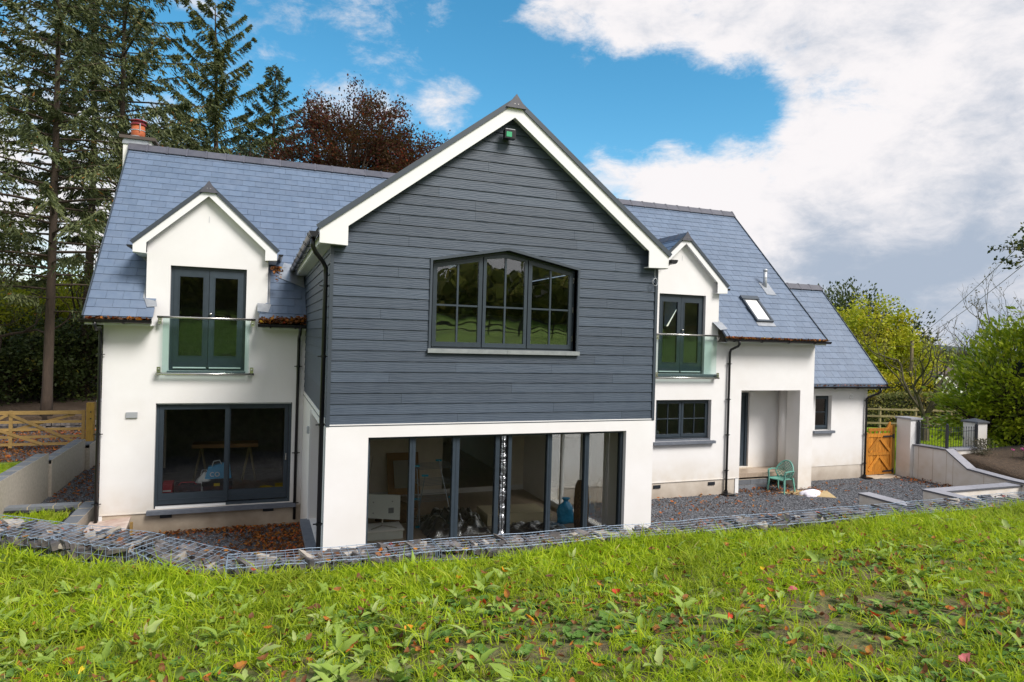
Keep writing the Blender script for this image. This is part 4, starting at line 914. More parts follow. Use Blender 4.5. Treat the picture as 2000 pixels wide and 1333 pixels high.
def sagbag(name, label, cat, c, w, d_, h, m, top=True, seed=0, tie=None):
    r = np.random.default_rng(seed); t = thing(name, label, cat, c); n, k = 18, 10; vs = []
    for j in range(k):
        f_ = j/(k-1); rad = (1-.12*f_-.75*max(0, f_-.72)/.28) if top else 1-.25*f_
        for i in range(n):
            a = 2*math.pi*i/n; q = rad*(1+.13*math.sin(3*a+seed+f_*4)+.07*r.standard_normal())
            vs.append((c[0]+w/2*q*math.cos(a), c[1]+d_/2*q*math.sin(a), c[2]+h*f_*(1+.05*math.sin(2*a))))
    fs = [(j*n+i, j*n+(i+1) % n, (j+1)*n+(i+1) % n, (j+1)*n+i) for j in range(k-1) for i in range(n)]+[tuple(range(n))[::-1], tuple((k-1)*n+i for i in range(n))]
    MB().add(vs, fs).build('bag_body', m, t, smooth=True); return t
t = sagbag('blue_refuse_bag', 'blue plastic refuse bag tied at the neck near the right end of the glazing', 'bag', (5.02, -3.05, 0), .34, .3, .46, 'blue_bag', seed=3)
MB().lathe((5.02, -3.05, .42), [(.03, 0), (.09, .08), (.05, .09)], 9).build('tied_neck', 'blue_bag', t)
t = thing('rattan_lantern', 'tall brown woven lantern in the right end of the gable room', 'lantern', (5.02, -3.75, 0))
MB().lathe((5.02, -3.75, 0), [(.12, 0), (.145, .25), (.15, .6), (.13, .9), (.09, 1.0)], 20).build('basket', 'rattan', t, smooth=True)
MB().lathe((5.02, -3.75, .0), [(.06, 0), (.06, .03)], 12).build('foot', 'rattan', t)
t = thing('foam_mattress', 'cream foam board with rounded end lying on the gable room floor', 'mattress', (4.1, -2.6, 0))
MB().prism([(3.35, .02), (4.62, .02), (4.72, .08), (4.74, .16), (4.66, .23), (3.35, .26)], [], -3.0, -2.3).build('foam', 'foam_board', t)
def crumple(name, label, x0, x1, y0, y1, hmax, m, seed, cat='plastic sheet', n=26, z=0.0):
    r = np.random.default_rng(seed); xs = np.linspace(x0, x1, n); ys = np.linspace(y0, y1, n); X, Y = np.meshgrid(xs, ys)
    e = np.sin(np.linspace(0, np.pi, n))[None]*np.sin(np.linspace(0, np.pi, n))[:, None]
    Z = z+.01+hmax*np.sqrt(e)*(.45+.55*np.abs(np.sin(X*9+seed+np.cos(Y*7)*1.5)))*(.7+.5*r.random((n, n)))
    X = X+r.normal(size=X.shape)*.008; V = np.stack([X, Y, Z], -1).reshape(-1, 3); i = (np.arange(n-1)[:, None]*n+np.arange(n-1)[None]).ravel()
    o = npmesh(name, V, np.stack([i, i+1, i+n+1, i+n], 1), m); return tag(o, label, cat)
crumple('plastic_sheet', 'crumpled clear plastic sheeting heaped behind the third glass panel', 2.05, 3.3, -3.4, -2.3, .42, 'plastic_sheet', 1)
crumple('plastic_sheet', 'low crumpled clear plastic sheeting in front of the cream foam board', 3.3, 4.85, -3.9, -3.05, .16, 'plastic_sheet', 2)
t = thing('leaning_panel', 'brown wooden panel leaning on the back wall behind the airer', 'panel', (2.2, -.2, 0))
MB().add([(1.86, -.40, .12), (2.6, -.40, .12), (2.6, -.06, 1.02), (1.86, -.06, 1.02), (1.86, -.37, .12), (2.6, -.37, .12), (2.6, -.03, 1.02), (1.86, -.03, 1.02)], SF).build('board', 'brown_door', t)
MB().add([(2.0, -.43, .28), (2.35, -.43, .28), (2.35, -.16, .86), (2.0, -.16, .86), (2.0, -.41, .28), (2.35, -.41, .28), (2.35, -.14, .86), (2.0, -.14, .86)], SF).build('mirror_plate', 'mirror', t)
sagbag('floor_cushion', 'brown patterned cushion on the floor behind the television', 'cushion', (1.75, -2.0, 0), .8, .5, .38, 'brown_fabric', seed=6)
t = thing('dried_branches', 'bunch of pale dried twigs at the left edge of the glazing', 'dried branches', (.9, -2.6, .2))
b = MB()
for k in range(6): b.tube([(.92, -2.6, .2), (.90+.03*k, -2.6, .8), (.84+.06*k+random.uniform(-.04, .04), -2.6, 1.15+random.uniform(0, .3))], [.012, .009, .003], 5)
b.build('twigs', 'bark_light', t)
# behind the sliding door
t = thing('red_holdall', 'red bag on the floor at the left of the sliding door', 'bag', (-2.72, .8, .012))
MB().box(-2.82, -2.62, .6, 1.0, .012, .40).build('bag_body', 'red_fabric', t); MB().box(-2.80, -2.64, .594, .599, .24, .27).build('white_tab', 'bag_white', t)
t = thing('black_holdall', 'long black and red tool holdall behind the sliding door', 'bag', (-2.4, .85, .012))
MB().box(-2.58, -2.06, .65, 1.0, .012, .36).build('bag_body', 'black_fabric', t); MB().tube([(-2.5, .64, .36), (-2.45, .62, .42), (-2.2, .62, .42), (-2.15, .64, .36)], .012, 6).build('handle', 'red_fabric', t)
t = sagbag('carrier_bag', 'white plastic carrier bag standing beside the black holdall', 'bag', (-2.0, .85, .012), .34, .3, .55, 'bag_white', seed=8)
MB().tube([(-2.08, .8, .52), (-2.05, .8, .64), (-1.96, .8, .64), (-1.93, .8, .52)], .008, 5).build('handle', 'bag_white', t)
t = thing('shopping_bag', 'bright blue shopping bag with big white letters on top of the tool box', 'bag', (-1.72, .9, .44))
MB().add([(-2.0, .75, .44), (-1.45, .75, .44), (-1.5, .8, .80), (-1.93, .8, .70), (-2.0, 1.0, .44), (-1.45, 1.0, .44), (-1.5, .95, .80), (-1.93, .95, .70)], SF).build('bag_body', 'blue_bag', t)
MB().tube([(-1.85, .78, .72), (-1.82, .76, .83), (-1.70, .76, .85), (-1.66, .78, .76)], .012, 6).build('handle', 'bag_white', t)
cu = bpy.data.curves.new('lettering', 'FONT'); cu.body = 'co'; cu.size = .22; cu.extrude = .003
cu.materials.append(M['bag_white']); tmp = bpy.data.objects.new('lettering_curve', cu); link(tmp); bpy.context.view_layer.update(); tx = bpy.data.objects.new('lettering', bpy.data.meshes.new_from_object(tmp.evaluated_get(bpy.context.evaluated_depsgraph_get()))); bpy.data.objects.remove(tmp); link(tx); tx.parent = t; tx.location = (-.18, -.15, .05); tx.rotation_euler = (R_(80), 0, R_(0))
t = thing('tool_box', 'black tool box behind the centre of the sliding door', 'tool box', (-1.75, .9, .012))
MB().box(-2.02, -1.44, .68, 1.02, .012, .30).build('box_body', 'black_fabric', t); MB().box(-2.04, -1.42, .66, 1.04, .301, .40).build('lid', 'black_plastic', t); MB().box(-1.80, -1.68, .65, .659, .30, .36).build('latch', 'yellow_plastic', t)
t = thing('blue_sheet', 'crumpled light blue cloth lying against the tool box', 'cloth', (-1.85, .6, .012)); b = MB()
vs = [(-2.15+.06*i+random.uniform(-.01, .01), .50+.05*j, .02+.16*abs(math.sin(i*.9+j))*math.sin(math.pi*i/10)) for j in range(4) for i in range(11)]
b.add(vs, [(j*11+i, j*11+i+1, (j+1)*11+i+1, (j+1)*11+i) for j in range(3) for i in range(10)]).build('folds', 'cyan_plastic', t)
t = thing('cable_reel', 'yellow extension cable and reel at the right of the sliding door', 'cable reel', (-.55, .8, .012)); pts = []
for k in range(90): a = k*.45; pts.append((-.72+.17*math.cos(a), .80+.14*math.sin(a), .03+.0018*k))
MB().tube(pts, .011, 5).build('cable', 'yellow_plastic', t); MB().box(-.52, -.32, .65, .95, .012, .24).build('reel_box', 'yellow_plastic', t)
t = thing('spirit_level', 'red batten lying on the floor right of the tool box', 'batten', (-1.15, .8, .012)); MB().bar((-1.42, .9, .06), (-.92, .7, .03), .03, .03).build('batten', 'red_fabric', t)
t = thing('workbench', 'dark trestle workbench deep in the room behind the sliding door', 'workbench', (-1.7, 2.6, .012))
MB().box(-2.4, -.9, 2.4, 2.9, .86, .95).build('bench_top', 'brown_door', t)
for a in (-2.2, -1.1):
    for s in (-1, 1): MB().bar((a, 2.65, .86), (a+s*.16, 2.5, .012), .04, .04).build('leg', 'timber_weathered', t)
t = thing('plaster_board', 'pale board leaning on the left wall behind the sliding door', 'board', (-3.2, 2.6, .012)); MB().box(-3.5, -3.0, 2.75, 2.80, .35, 1.9).build('board', 'interior_beige', t)
# kitchen sill
t = thing('orchid', 'white orchid in a glass vase inside the paned window', 'orchid', (9.42, .42, 1.1))
MB().tube([(9.42, .42, 1.12), (9.40, .42, 1.4), (9.46, .42, 1.62), (9.36, .42, 1.72)], .008, 5).build('stem', 'leaf_dark', t); MB().lathe((9.42, .42, 1.1), [(.05, 0), (.06, .18), (.05, .2)], 12).build('vase', 'bag_white', t)
V, F = leafquads(np.array([(9.38+random.gauss(0, .06), .42, 1.66+random.gauss(0, .05)) for _ in range(14)]), .07, .8, seed=3); npmesh('blossom', V, F, 'bag_white', t)
V, F = leafquads(np.array([(9.32+random.gauss(0, .09), .42, 1.24+random.gauss(0, .06)) for _ in range(40)]), .09, .5, seed=4); npmesh('leaf', V, F, 'leaf_laurel', t)
t = thing('white_mug', 'white pot on the inner sill at the right of the paned window', 'pot', (10.45, .42, 1.1)); MB().lathe((10.45, .42, 1.1), [(.04, 0), (.055, .13)], 12).build('pot_body', 'bag_white', t); MB().tube([(10.5, .42, 1.20), (10.54, .42, 1.17), (10.5, .42, 1.13)], .007, 5).build('handle', 'bag_white', t)
MB().box(9.0, 11.0, .301, .55, 1.06, 1.10).build('inner_sill', 'interior_white', H)

# ================================================================ YARD, right
def slab_step():
    t = thing('porch_step', 'two course grey block step below the dark front door', 'step', (12.7, .7, -.5))
    for r in range(2):
        xs = [12.16, 12.40, 12.84, 13.22] if r == 0 else [12.16, 12.62, 13.06, 13.22]
        for a, b in zip(xs[:-1], xs[1:]): MB().box(a+.004, b-.004, .32, .44, -.5+r*.16, -.352+r*.16).build('block', 'block_grey', t)
        MB().box(13.12, 13.215, .445, 1.03, -.5+r*.16, -.352+r*.16).build('block', 'block_grey', t)
    MB().box(12.17, 13.11, .445, 1.03, -.5, -.20).box(12.17, 13.2, .33, .43, -.352, -.341).build('mortar_bed', 'concrete', t)
    MB().box(12.17, 13.19, .335, 1.03, -.191, -.183).build('step_top', 'concrete', t)
slab_step()
def chair():
    t = thing('garden_chair', 'green plastic garden chair with lattice back standing in the porch', 'chair', (13.32, -.12, -.5))
    o = Vector((13.32, -.14, -.5)); a = R_(16)
    X = Vector((math.cos(a), math.sin(a), 0)); Y = Vector((-math.sin(a), math.cos(a), 0)); Z = Vector((0, 0, 1))
    P = lambda x, y, z: o+X*x+Y*y+Z*z      # +x towards the back of the chair
    n = 9; vs = []
    for th in (0, -.018):
        for j in range(n):
            for i in range(n):
                u, v = i/(n-1)-.5, j/(n-1)-.5; vs.append(P(.46*u, (.45-.05*u)*v, .43+th-.05*(u+.5)*.6-.03*(1-4*v*v)*(1-(2*u)**4)-(.035 if i == 0 else 0)))
    fs = [(j*n+i, j*n+i+1, (j+1)*n+i+1, (j+1)*n+i) for j in range(n-1) for i in range(n-1)]; fs += [tuple(q+n*n for q in f_[::-1]) for f_ in fs]
    rim = [i for i in range(n)]+[j*n+n-1 for j in range(1, n)]+[(n-1)*n+i for i in range(n-2, -1, -1)]+[j*n for j in range(n-2, 0, -1)]
    fs += [(rim[i], rim[(i+1) % len(rim)], rim[(i+1) % len(rim)]+n*n, rim[i]+n*n) for i in range(len(rim))]
    MB().add(vs, fs).build('seat', 'chair_green', t)
    B = lambda y, z: P(.21+.30*(z-.40)*.62+.0-.10*(y/.28)**2*1.0, y, z)    # curved back surface
    arc = []
    for k in range(19):
        q = math.pi*k/18; arc.append(B(.27*math.cos(q), .56+.33*math.sin(q)))
    full = [B(.19, .40)]+arc+[B(-.19, .40)]
    MB().tube(full, .020, 8).build('back_frame', 'chair_green', t, smooth=True)
    b = MB()
    inside = lambda y, z: (abs(y) < .25 and z < .56) or (y/.27)**2+((z-.56)/.33)**2 < 1
    for s in (-1, 1):
        for k in range(-9, 12):
            c = k*.085; pts = []
            for z in np.linspace(.42, .90, 17):
                y = s*((z-.42)-c)
                if inside(y, z) and abs(y) < .26: pts.append(B(y, z))
            if len(pts) > 1:
                for p, q in zip(pts[:-1], pts[1:]): b.bar(p, q, .016, .008, up=X)
    b.build('lattice', 'chair_green', t)
    for s in (-1, 1):
        arm = [B(s*.265, .60), P(.16, s*.285, .635), P(.0, s*.29, .65), P(-.16, s*.285, .645), P(-.235, s*.27, .62), P(-.25, s*.255, .55), P(-.245, s*.245, .43)]
        m_ = MB()
        for p, q in zip(arm[:-1], arm[1:]): m_.bar(p, q, .05, .022, up=Z if abs((q-p).normalized().z) < .7 else X)
        m_.build('armrest', 'chair_green', t)
        for (x, xo) in ((-.235, -.03), (.20, .09)):
            m_ = MB(); tp, bt = P(x, s*.235, .43), P(x+xo, s*.265, .0); u = X*.028; v = Y*.020
            m_.add([tp-u-v, tp+u-v, tp+u+v, tp-u+v, bt-u*.7-v*.7, bt+u*.7-v*.7, bt+u*.7+v*.7, bt-u*.7+v*.7], SF); m_.build('leg', 'chair_green', t)
chair()
t = thing('fabric_sack', 'crumpled white cloth sack lying at the foot of the porch pier', 'sack', (13.85, -.72, -.5))
r = np.random.default_rng(4); n = 24; vs = []
for j in range(9):
    for i in range(n):
        a = 2*math.pi*i/n; f_ = j/8; q = (1-f_**2.6)*(1+.13*math.sin(3*a+1)+.09*math.sin(7*a+f_*3)+.03*r.standard_normal())
        vs.append((13.83+.33*q*math.cos(a)+.04*f_, -.72+.21*q*math.sin(a), -.5+.17*f_**.7*(1+.28*math.sin(2*a+1)*(1-f_)+.10*math.sin(5*a))))
MB().add(vs, [(j*n+i, j*n+(i+1) % n, (j+1)*n+(i+1) % n, (j+1)*n+i) for j in range(8) for i in range(n)]+[tuple(8*n+i for i in range(n))]).build('cloth', 'cloth_white', t, smooth=True)
t = thing('sand_board', 'pale sandy board lying on the gravel under the white sack', 'board', (13.9, -.8, -.5))
MB().prism([(13.15, -.25), (13.5, -.72), (14.3, -1.22), (14.75, -.45), (14.2, -.15)], [], -.486, -.470, 'xy').build('sheet', 'sand', t)
t = thing('drain_pipe_end', 'short orange clay drain pipe beside the block step', 'pipe', (13.33, .55, -.5))
MB().lathe((13.32, .58, -.5), [(.055, 0), (.055, .16), (.075, .17), (.075, .27), (.05, .27), (.05, .18)], 14).build('pipe_body', 'terracotta', t, smooth=False)
t = thing('concrete_pad', 'pale concrete threshold under the orange garden gate', 'slab', (18.4, .8, -.5))
MB().prism([(17.75, 1.05), (17.75, .55), (18.2, .50), (18.9, .50), (19.05, 1.05)], [], -.495, -.462, 'xy').build('slab', 'concrete', t)
# garden gate
def ggate():
    t = thing('garden_gate', 'orange stained timber garden gate with diagonal braces beside the house', 'gate', (18.4, .97, -.45))
    gx0, gx1, zb = 17.86, 19.02, -.44
    n = 8; w_ = (gx1-gx0-.12)/n
    for k in range(n): MB().box(gx0+.06+k*w_+.003, gx0+.06+(k+1)*w_-.003, .985, 1.0, zb+.04, .86).build('plank', 'timber_gate', t)
    for a in (gx0, gx1-.09): MB().box(a, a+.09, .955, 1.01, zb, .96+(.0 if a == gx0 else .22)).build('stile', 'timber_gate', t)
    MB().add([(gx1-.30, .956, 1.06), (gx1-.091, .956, 1.06), (gx1-.091, .956, 1.30), (gx1-.16, .956, 1.26), (gx1-.22, .956, 1.14)]+[(gx1-.30, 1.0, 1.06), (gx1-.091, 1.0, 1.06), (gx1-.091, 1.0, 1.30), (gx1-.16, 1.0, 1.26), (gx1-.22, 1.0, 1.14)], [(0, 1, 2, 3, 4), (9, 8, 7, 6, 5)]+[(i, (i+1) % 5, (i+1) % 5+5, i+5) for i in range(5)]).build('curved_shoulder', 'timber_gate', t)
    for z0, z1 in ((zb, zb+.11), (.20, .30), (.80, .92), (1.06-.06, 1.10)): MB().box(gx0+.091, gx1-.091, .962, .984 if z0 < .9 else 1.0, z0, z1).build('rail', 'timber_gate', t)
    for k in range(5): xx = gx0+.17+k*.19; MB().box(xx, xx+.04, .970, .995, .921, .999).build('baluster', 'timber_gate', t)
    xm = (gx0+gx1)/2
    for za, zb_ in ((-.33, .20), (.30, .80)):
        MB().bar((gx0+.10, .955, za+.03), (xm-.03, .955, zb_-.03), .10, .02, up=(0, 1, 0)).build('brace', 'timber_gate', t)
        MB().bar((gx1-.10, .955, za+.03), (xm+.03, .955, zb_-.03), .10, .02, up=(0, 1, 0)).build('brace', 'timber_gate', t)
    for z in (.80, -.36): MB().box(gx1-.42, gx1+.02, .940, .952, z, z+.045).box(gx1+.0, gx1+.06, .93, .99, z-.05, z+.09).build('hinge', 'rail_black', t)
    MB().box(gx0+.55, gx0+.8, .95, .99, zb-.05, zb-.005).build('drop_bolt', 'rail_black', t)
ggate()
t = thing('gate_post', 'square timber post between the orange garden gate and the white pier', 'post', (19.11, .99, -.5)); MB().box(19.07, 19.15, .96, 1.06, -.5, 1.20).build('shaft', 'timber_post', t); MB().box(19.07, 19.15, .955, 1.065, 1.201, 1.22).build('post_cap', 'timber_post', t)
def pier(name, label, x0, x1, y0, y1, zb, zt, cap, dark=False):
    t = thing(name, label, 'pier', ((x0+x1)/2, (y0+y1)/2, zb))
    MB().box(x0, x1, y0, y1, zb, zt).build('shaft', 'render_white', t)
    c = .05; xm, ym = (x0+x1)/2, (y0+y1)/2; a, b_, d_, e = x0-c, x1+c, y0-c, y1+c
    MB().add([(a, d_, zt+.001), (b_, d_, zt+.001), (b_, e, zt+.001), (a, e, zt+.001), (a, d_, zt+.05), (b_, d_, zt+.05), (b_, e, zt+.05), (a, e, zt+.05), (xm, ym, zt+.05+cap)],
             [(0, 3, 2, 1), (0, 1, 5, 4), (1, 2, 6, 5), (2, 3, 7, 6), (3, 0, 4, 7), (4, 5, 8), (5, 6, 8), (6, 7, 8), (7, 4, 8)]).build('pier_cap', 'coping_edge' if dark else 'coping', t)
pier('gate_pier', 'white rendered gate pier with grey cap beside the orange gate', 19.17, 19.62, .42, .93, -.6, 1.43, .03)
pier('garden_pier', 'grey white pier with dark pyramid cap in front of the laurel', 20.95, 21.42, -.55, -.08, .3, 1.40, .09, True)
# railing wall
def capwall(name, label, faces, cops, mface='render_white'):
    t = thing(name, label, 'wall', faces[0][0]+(-.5,))
    return t
t = thing('retaining_wall', 'white rendered garden wall with sloping grey coping stepping down from the gate pier', 'wall', (19.5, -1, -.5))
prof = [(.41, -.6), (.41, .58), (-.72, .60), (-1.42, .13), (-2.6, .04), (-6.5, -.02), (-6.5, -.6)]
MB().prism(prof, [], 19.32, 19.60, 'yz').build('wall_face', 'render_white', t)
def cop(t, a, b, x0, x1, n, z_off=0):
    for k in range(n):
        p = [a[0]+(b[0]-a[0])*(k+.01)/n, a[1]+(b[1]-a[1])*(k+.01)/n]; q = [a[0]+(b[0]-a[0])*(k+.99)/n, a[1]+(b[1]-a[1])*(k+.99)/n]
        MB().add([(x0, p[0], p[1]), (x1, p[0], p[1]), (x1, q[0], q[1]), (x0, q[0], q[1]), (x0, p[0], p[1]+.045), (x1, p[0], p[1]+.045), (x1, q[0], q[1]+.045), (x0, q[0], q[1]+.045)], SF, mi=0).build('coping', 'coping', t)
    MB().add([(x0-.004, a[0], a[1]), (x0-.001, a[0], a[1]), (x0-.001, b[0], b[1]), (x0-.004, b[0], b[1]), (x0-.004, a[0], a[1]+.044), (x0-.001, a[0], a[1]+.044), (x0-.001, b[0], b[1]+.044), (x0-.004, b[0], b[1]+.044)], SF).build('coping_edge', 'coping_edge', t)
cop(t, (.41, .582), (-.72, .602), 19.27, 19.65, 3); cop(t, (-.72, .602), (-1.42, .132), 19.27, 19.65, 3); cop(t, (-1.42, .132), (-2.6, .042), 19.27, 19.65, 3); cop(t, (-2.6, .042), (-6.5, -.018), 19.27, 19.65, 8)
for yy in (.22, -.28, -.735, -.95, -1.9): MB().box(19.317, 19.3195, yy, yy+.012, -.55, .56 if yy > -.8 else (.35 if yy > -1 else .05)).build('render_stain', 'render_grey', t)
t = thing('plinth_wall', 'low wall under the railings running right to the second pier', 'wall', (21.3, -.65, .2)); MB().box(19.66, 20.94, -.75, -.5, -.3, .60).build('wall_face', 'render_white', t)
for k in range(2): MB().box(19.66+k*.64, 19.66+(k+1)*.64-.006, -.79, -.46, .601, .645).build('coping', 'coping', t)
def railing(label, a, b, zb, zt, n, posts):
    t = thing('iron_railing', label, 'railing', (a[0], a[1], zb), 'black iron railing panels'); a, b = Vector((*a, 0)), Vector((*b, 0)); d = b-a
    for p in posts:
        q = a+d*p; MB().box(q.x-.035, q.x+.035, q.y-.035, q.y+.035, zb-.02, zt+.10).build('post', 'rail_black', t); MB().lathe((q.x, q.y, zt+.10), [(.03, 0), (.04, .02), (.03, .05), (.001, .07)], 10).build('finial', 'rail_black', t)
    for z in (zb+.04, zt-.09): MB().bar(a+Vector((0, 0, z)), b+Vector((0, 0, z)), .025, .012).build('rail', 'rail_black', t)
    for k in range(n):
        q = a+d*((k+1)/(n+1)); m_ = MB().tube([q+Vector((0, 0, zb+.02)), q+Vector((0, 0, zt))], .008, 5); m_.lathe((q.x, q.y, zt-.005), [(.008, 0), (.016, .02), (.001, .07)], 6)
        if k == n//2: m_.lathe((q.x, q.y, (zb+zt)/2), [(.01, -.05), (.03, 0), (.01, .05)], 8)
        m_.build('baluster', 'rail_black', t)
    return t
railing('black iron railing panel running from the white gate pier to the corner post', (19.46, .38), (19.46, -.62), .63, 1.27, 9, (0.02, 1.0))
railing('black iron railing panel running from the corner post to the pier by the laurel', (19.52, -.62), (20.80, -.62), .65, 1.27, 10, (1.0,))
# terrace copings
def lowwall(label, x0, x1, y0, y1, zt, group=None):
    t = thing('terrace_wall', label, 'wall', (x0, y0, -.5)); MB().box(x0+.03, x1-.03, y0+.03, y1-.03, -.6, zt-.045).build('wall_face', 'render_white', t)
    along = (y1-y0) > (x1-x0); Ln = max(y1-y0, x1-x0); n = max(1, round(Ln/.6))
    for k in range(n):
        a, b = Ln*k/n, Ln*(k+1)/n-.005
        m_ = MB().box(x0, x1, y0+a, y0+b, zt-.044, zt) if along else MB().box(x0+a, x0+b, y0, y1, zt-.044, zt); m_.build('coping', 'coping', t)
        m_ = MB().box(x0-.003, x0-.0005, y0+a, y0+b, zt-.043, zt-.002) if along else MB().box(x0+a, x0+b, y0-.003, y0-.0005, zt-.043, zt-.002); m_.build('coping_edge', 'coping_edge', t)
    return t
lowwall('short white wall with grey coping running towards the lawn, left of the steps gap', 13.62, 14.02, -6.0, -2.52, 0)
lowwall('short white wall with grey coping running towards the lawn, right of the steps gap', 15.82, 16.22, -6.0, -2.60, 0)
lowwall('long low wall with grey coping running to the right edge below the flower bed', 16.225, 23, -2.98, -2.60, 0)

# ================================================================ YARD, left
def blockwall(label, x_in, wdt, y0, y1, zb, z0, z1, group=None, n=None):
    """grey block wall along y, smooth rendered inner face, blocks on edge along its top"""
    t = thing('block_wall', label, 'wall', (x_in, y0, zb))
    MB().add([(x_in-wdt+.01, y0, zb), (x_in, y0, zb), (x_in, y1, zb), (x_in-wdt+.01, y1, zb), (x_in-wdt+.01, y0, z0-.10), (x_in, y0, z0+.006), (x_in, y1, z1+.006), (x_in-wdt+.01, y1, z1-.10)], SF).build('rendered_face', 'block_pale', t)
    n = n or int(round((y1-y0)/.56))
    for k in range(n):
        a, b = y0+(y1-y0)*k/n, y0+(y1-y0)*(k+1)/n-.045; za, zb2 = z0+(z1-z0)*k/n, z0+(z1-z0)*(k+1)/n
        MB().add([(x_in-wdt, a, za-.1), (x_in-.018, a, za-.1), (x_in-.018, b, zb2-.1), (x_in-wdt, b, zb2-.1), (x_in-wdt, a, za), (x_in-.018, a, za), (x_in-.018, b, zb2), (x_in-wdt, b, zb2)], SF).build('block', 'block_grey', t)
        MB().add([(x_in-wdt+.004, b, zb2-.1), (x_in-.02, b, zb2-.1), (x_in-.02, b+.045, zb2-.1), (x_in-wdt+.004, b+.045, zb2-.1), (x_in-wdt+.004, b, zb2-.006), (x_in-.02, b, zb2-.006), (x_in-.02, b+.045, zb2-.004), (x_in-wdt+.004, b+.045, zb2-.004)], SF).build('mortar_joint', 'mortar', t)
    return t
blockwall('tall grey block retaining wall nearest the left edge, beside the gravel path', -5.70, .26, -.9, 3.95, -.55, .60, .60)
blockwall('middle grey block retaining wall beside the gravel path, one step lower', -5.64, .26, 4.0, 7.40, -.55, .43, .43)
blockwall('farthest and lowest grey block wall beside the gravel path by the timber gate', -5.52, .26, 7.42, 11.5, -.55, .26, .26)
blockwall('low grey block wall end nearest the house corner, in front of the slab', -4.08, .27, -3.6, 1.15, -.55, .0, .0)
t = thing('planter_wall', 'low grey block wall crossing in front of the gravel path at the left', 'wall', (-6, 1.0, -.5))
MB().box(-9, -4.36, .90, 1.14, -.55, -.10).build('rendered_face', 'block_pale', t)
for k in range(10): MB().box(-8.9+k*.45, -8.9+(k+1)*.45-.02, .89, 1.15, -.099, .0).build('block', 'block_grey', t); MB().box(-8.9+(k+1)*.45-.019, -8.9+(k+1)*.45-.001, .895, 1.145, -.099, -.006).build('mortar_joint', 'mortar', t)
t = thing('plastic_membrane', 'black polythene sheet showing along the inside of the low block wall', 'polythene', (-4.4, 0, -.1))
b = MB(); pts = [(-7.5+.25*k, .86+.02*math.sin(k*2), -.12+.05*abs(math.sin(k*1.7))) for k in range(13)]+[(-4.40, .6-.25*k, -.10+.04*abs(math.sin(k*1.3))) for k in range(9)]
b.tube(pts, [.022+.025*abs(math.sin(k*1.9)) for k in range(len(pts))], 6).build('folded_edge', 'black_plastic', t)
sheet('planter_soil', -9, -4.36, -4.6, .89, 16, 16, lambda X, Y: -.14+.03*np.sin(X*3)*np.sin(Y*4), 'turf_soil', skirt=-.55)
# plywood on legs
t = thing('plywood_sheet', 'stained plywood sheet propped on timber legs in front of the house corner', 'plywood', (-3.6, -.8, -.5))
A = [(-4.03, .10, -.20), (-3.30, .05, -.12), (-3.18, -1.9, -.17), (-4.0, -1.7, -.29)]
MB().add([Vector(p) for p in A]+[Vector(p)+Vector((0, 0, .022)) for p in A], [(0, 3, 2, 1), (4, 5, 6, 7), (0, 1, 5, 4), (1, 2, 6, 5), (2, 3, 7, 6), (3, 0, 4, 7)]).build('board', 'plywood', t)
for p in ((-3.27, -.1), (-3.24, -1.0), (-3.95, -.05), (-3.95, -1.4)): MB().box(p[0]-.025, p[0]+.025, p[1]-.025, p[1]+.025, -.52, -.19-.05*(p[0] < -3.5)).build('leg', 'timber_pale', t)
# five bar gate
def fgate():
    t = thing('field_gate', 'pale timber five bar field gate across the drive at the left', 'gate', (-5.8, 8.2, .02)); x0, x1, y = -9.6, -5.82, 8.2
    for k, z in enumerate((.16, .38, .60, .82, 1.08)): MB().box(x0, x1, y-.02, y+.02, z, z+(.11 if k == 4 else .075)).build('bar', 'timber_pale', t)
    for a, b in (((x1-.2, .22), (-7.75, 1.1)), ((-9.3, .22), (-7.75, 1.1)), ((-6.9, .2), (-9.2, 1.10))): MB().bar((a[0], y-.035, a[1]), (b[0], y-.035, b[1]), .02, .08, up=(0, 0, 1)).build('brace', 'timber_pale', t)
    MB().bar((-8.9, y+.035, .25), (-6.1, y+.035, 1.08), .02, .08).build('brace', 'timber_pale', t)
    for xx in (x0+.04, -7.75, x1-.09): MB().box(xx, xx+.09, y-.028, y+.028, .10, 1.20).build('upright', 'timber_pale', t)
fgate()
t = thing('timber_gate_post', 'thick yellow timber gate post with dark bolt marks at the left of the house', 'post', (-5.68, 8.2, 0)); MB().box(-5.78, -5.58, 8.1, 8.3, -.1, 1.40).build('shaft', 'timber_post', t); MB().box(-5.78, -5.58, 8.1, 8.3, 1.401, 1.43).build('post_top', 'timber_post', t)
for z in (1.15, .95): MB().lathe((-5.66, 8.098, z), [(.02, -.012), (.02, 0)], 8, axis=(0, 1, 0)).build('bolt', 'rail_black', t)
pier('drive_pier', 'narrow white pier behind the timber gate post', -5.55, -5.15, 8.5, 8.9, -.55, 1.42, .06)
t = thing('stone_wall', 'low dry stone wall beyond the field gate at the forest edge', 'wall', (-9, 12.6, 0))
for k in range(150):
    a = -16+.11*(k % 75)*1.3; r_ = k//75; MB().box(a+random.uniform(0, .03), a+.13+random.uniform(0, .05), 12.3+random.uniform(0, .08), 12.7, .04+r_*.17, .04+r_*.17+random.uniform(.12, .165)).build('stone', 'stone', t)
MB().box(-16, -1.5, 12.72, 13.0, .0, .5).build('earth_core', 'earth', t)

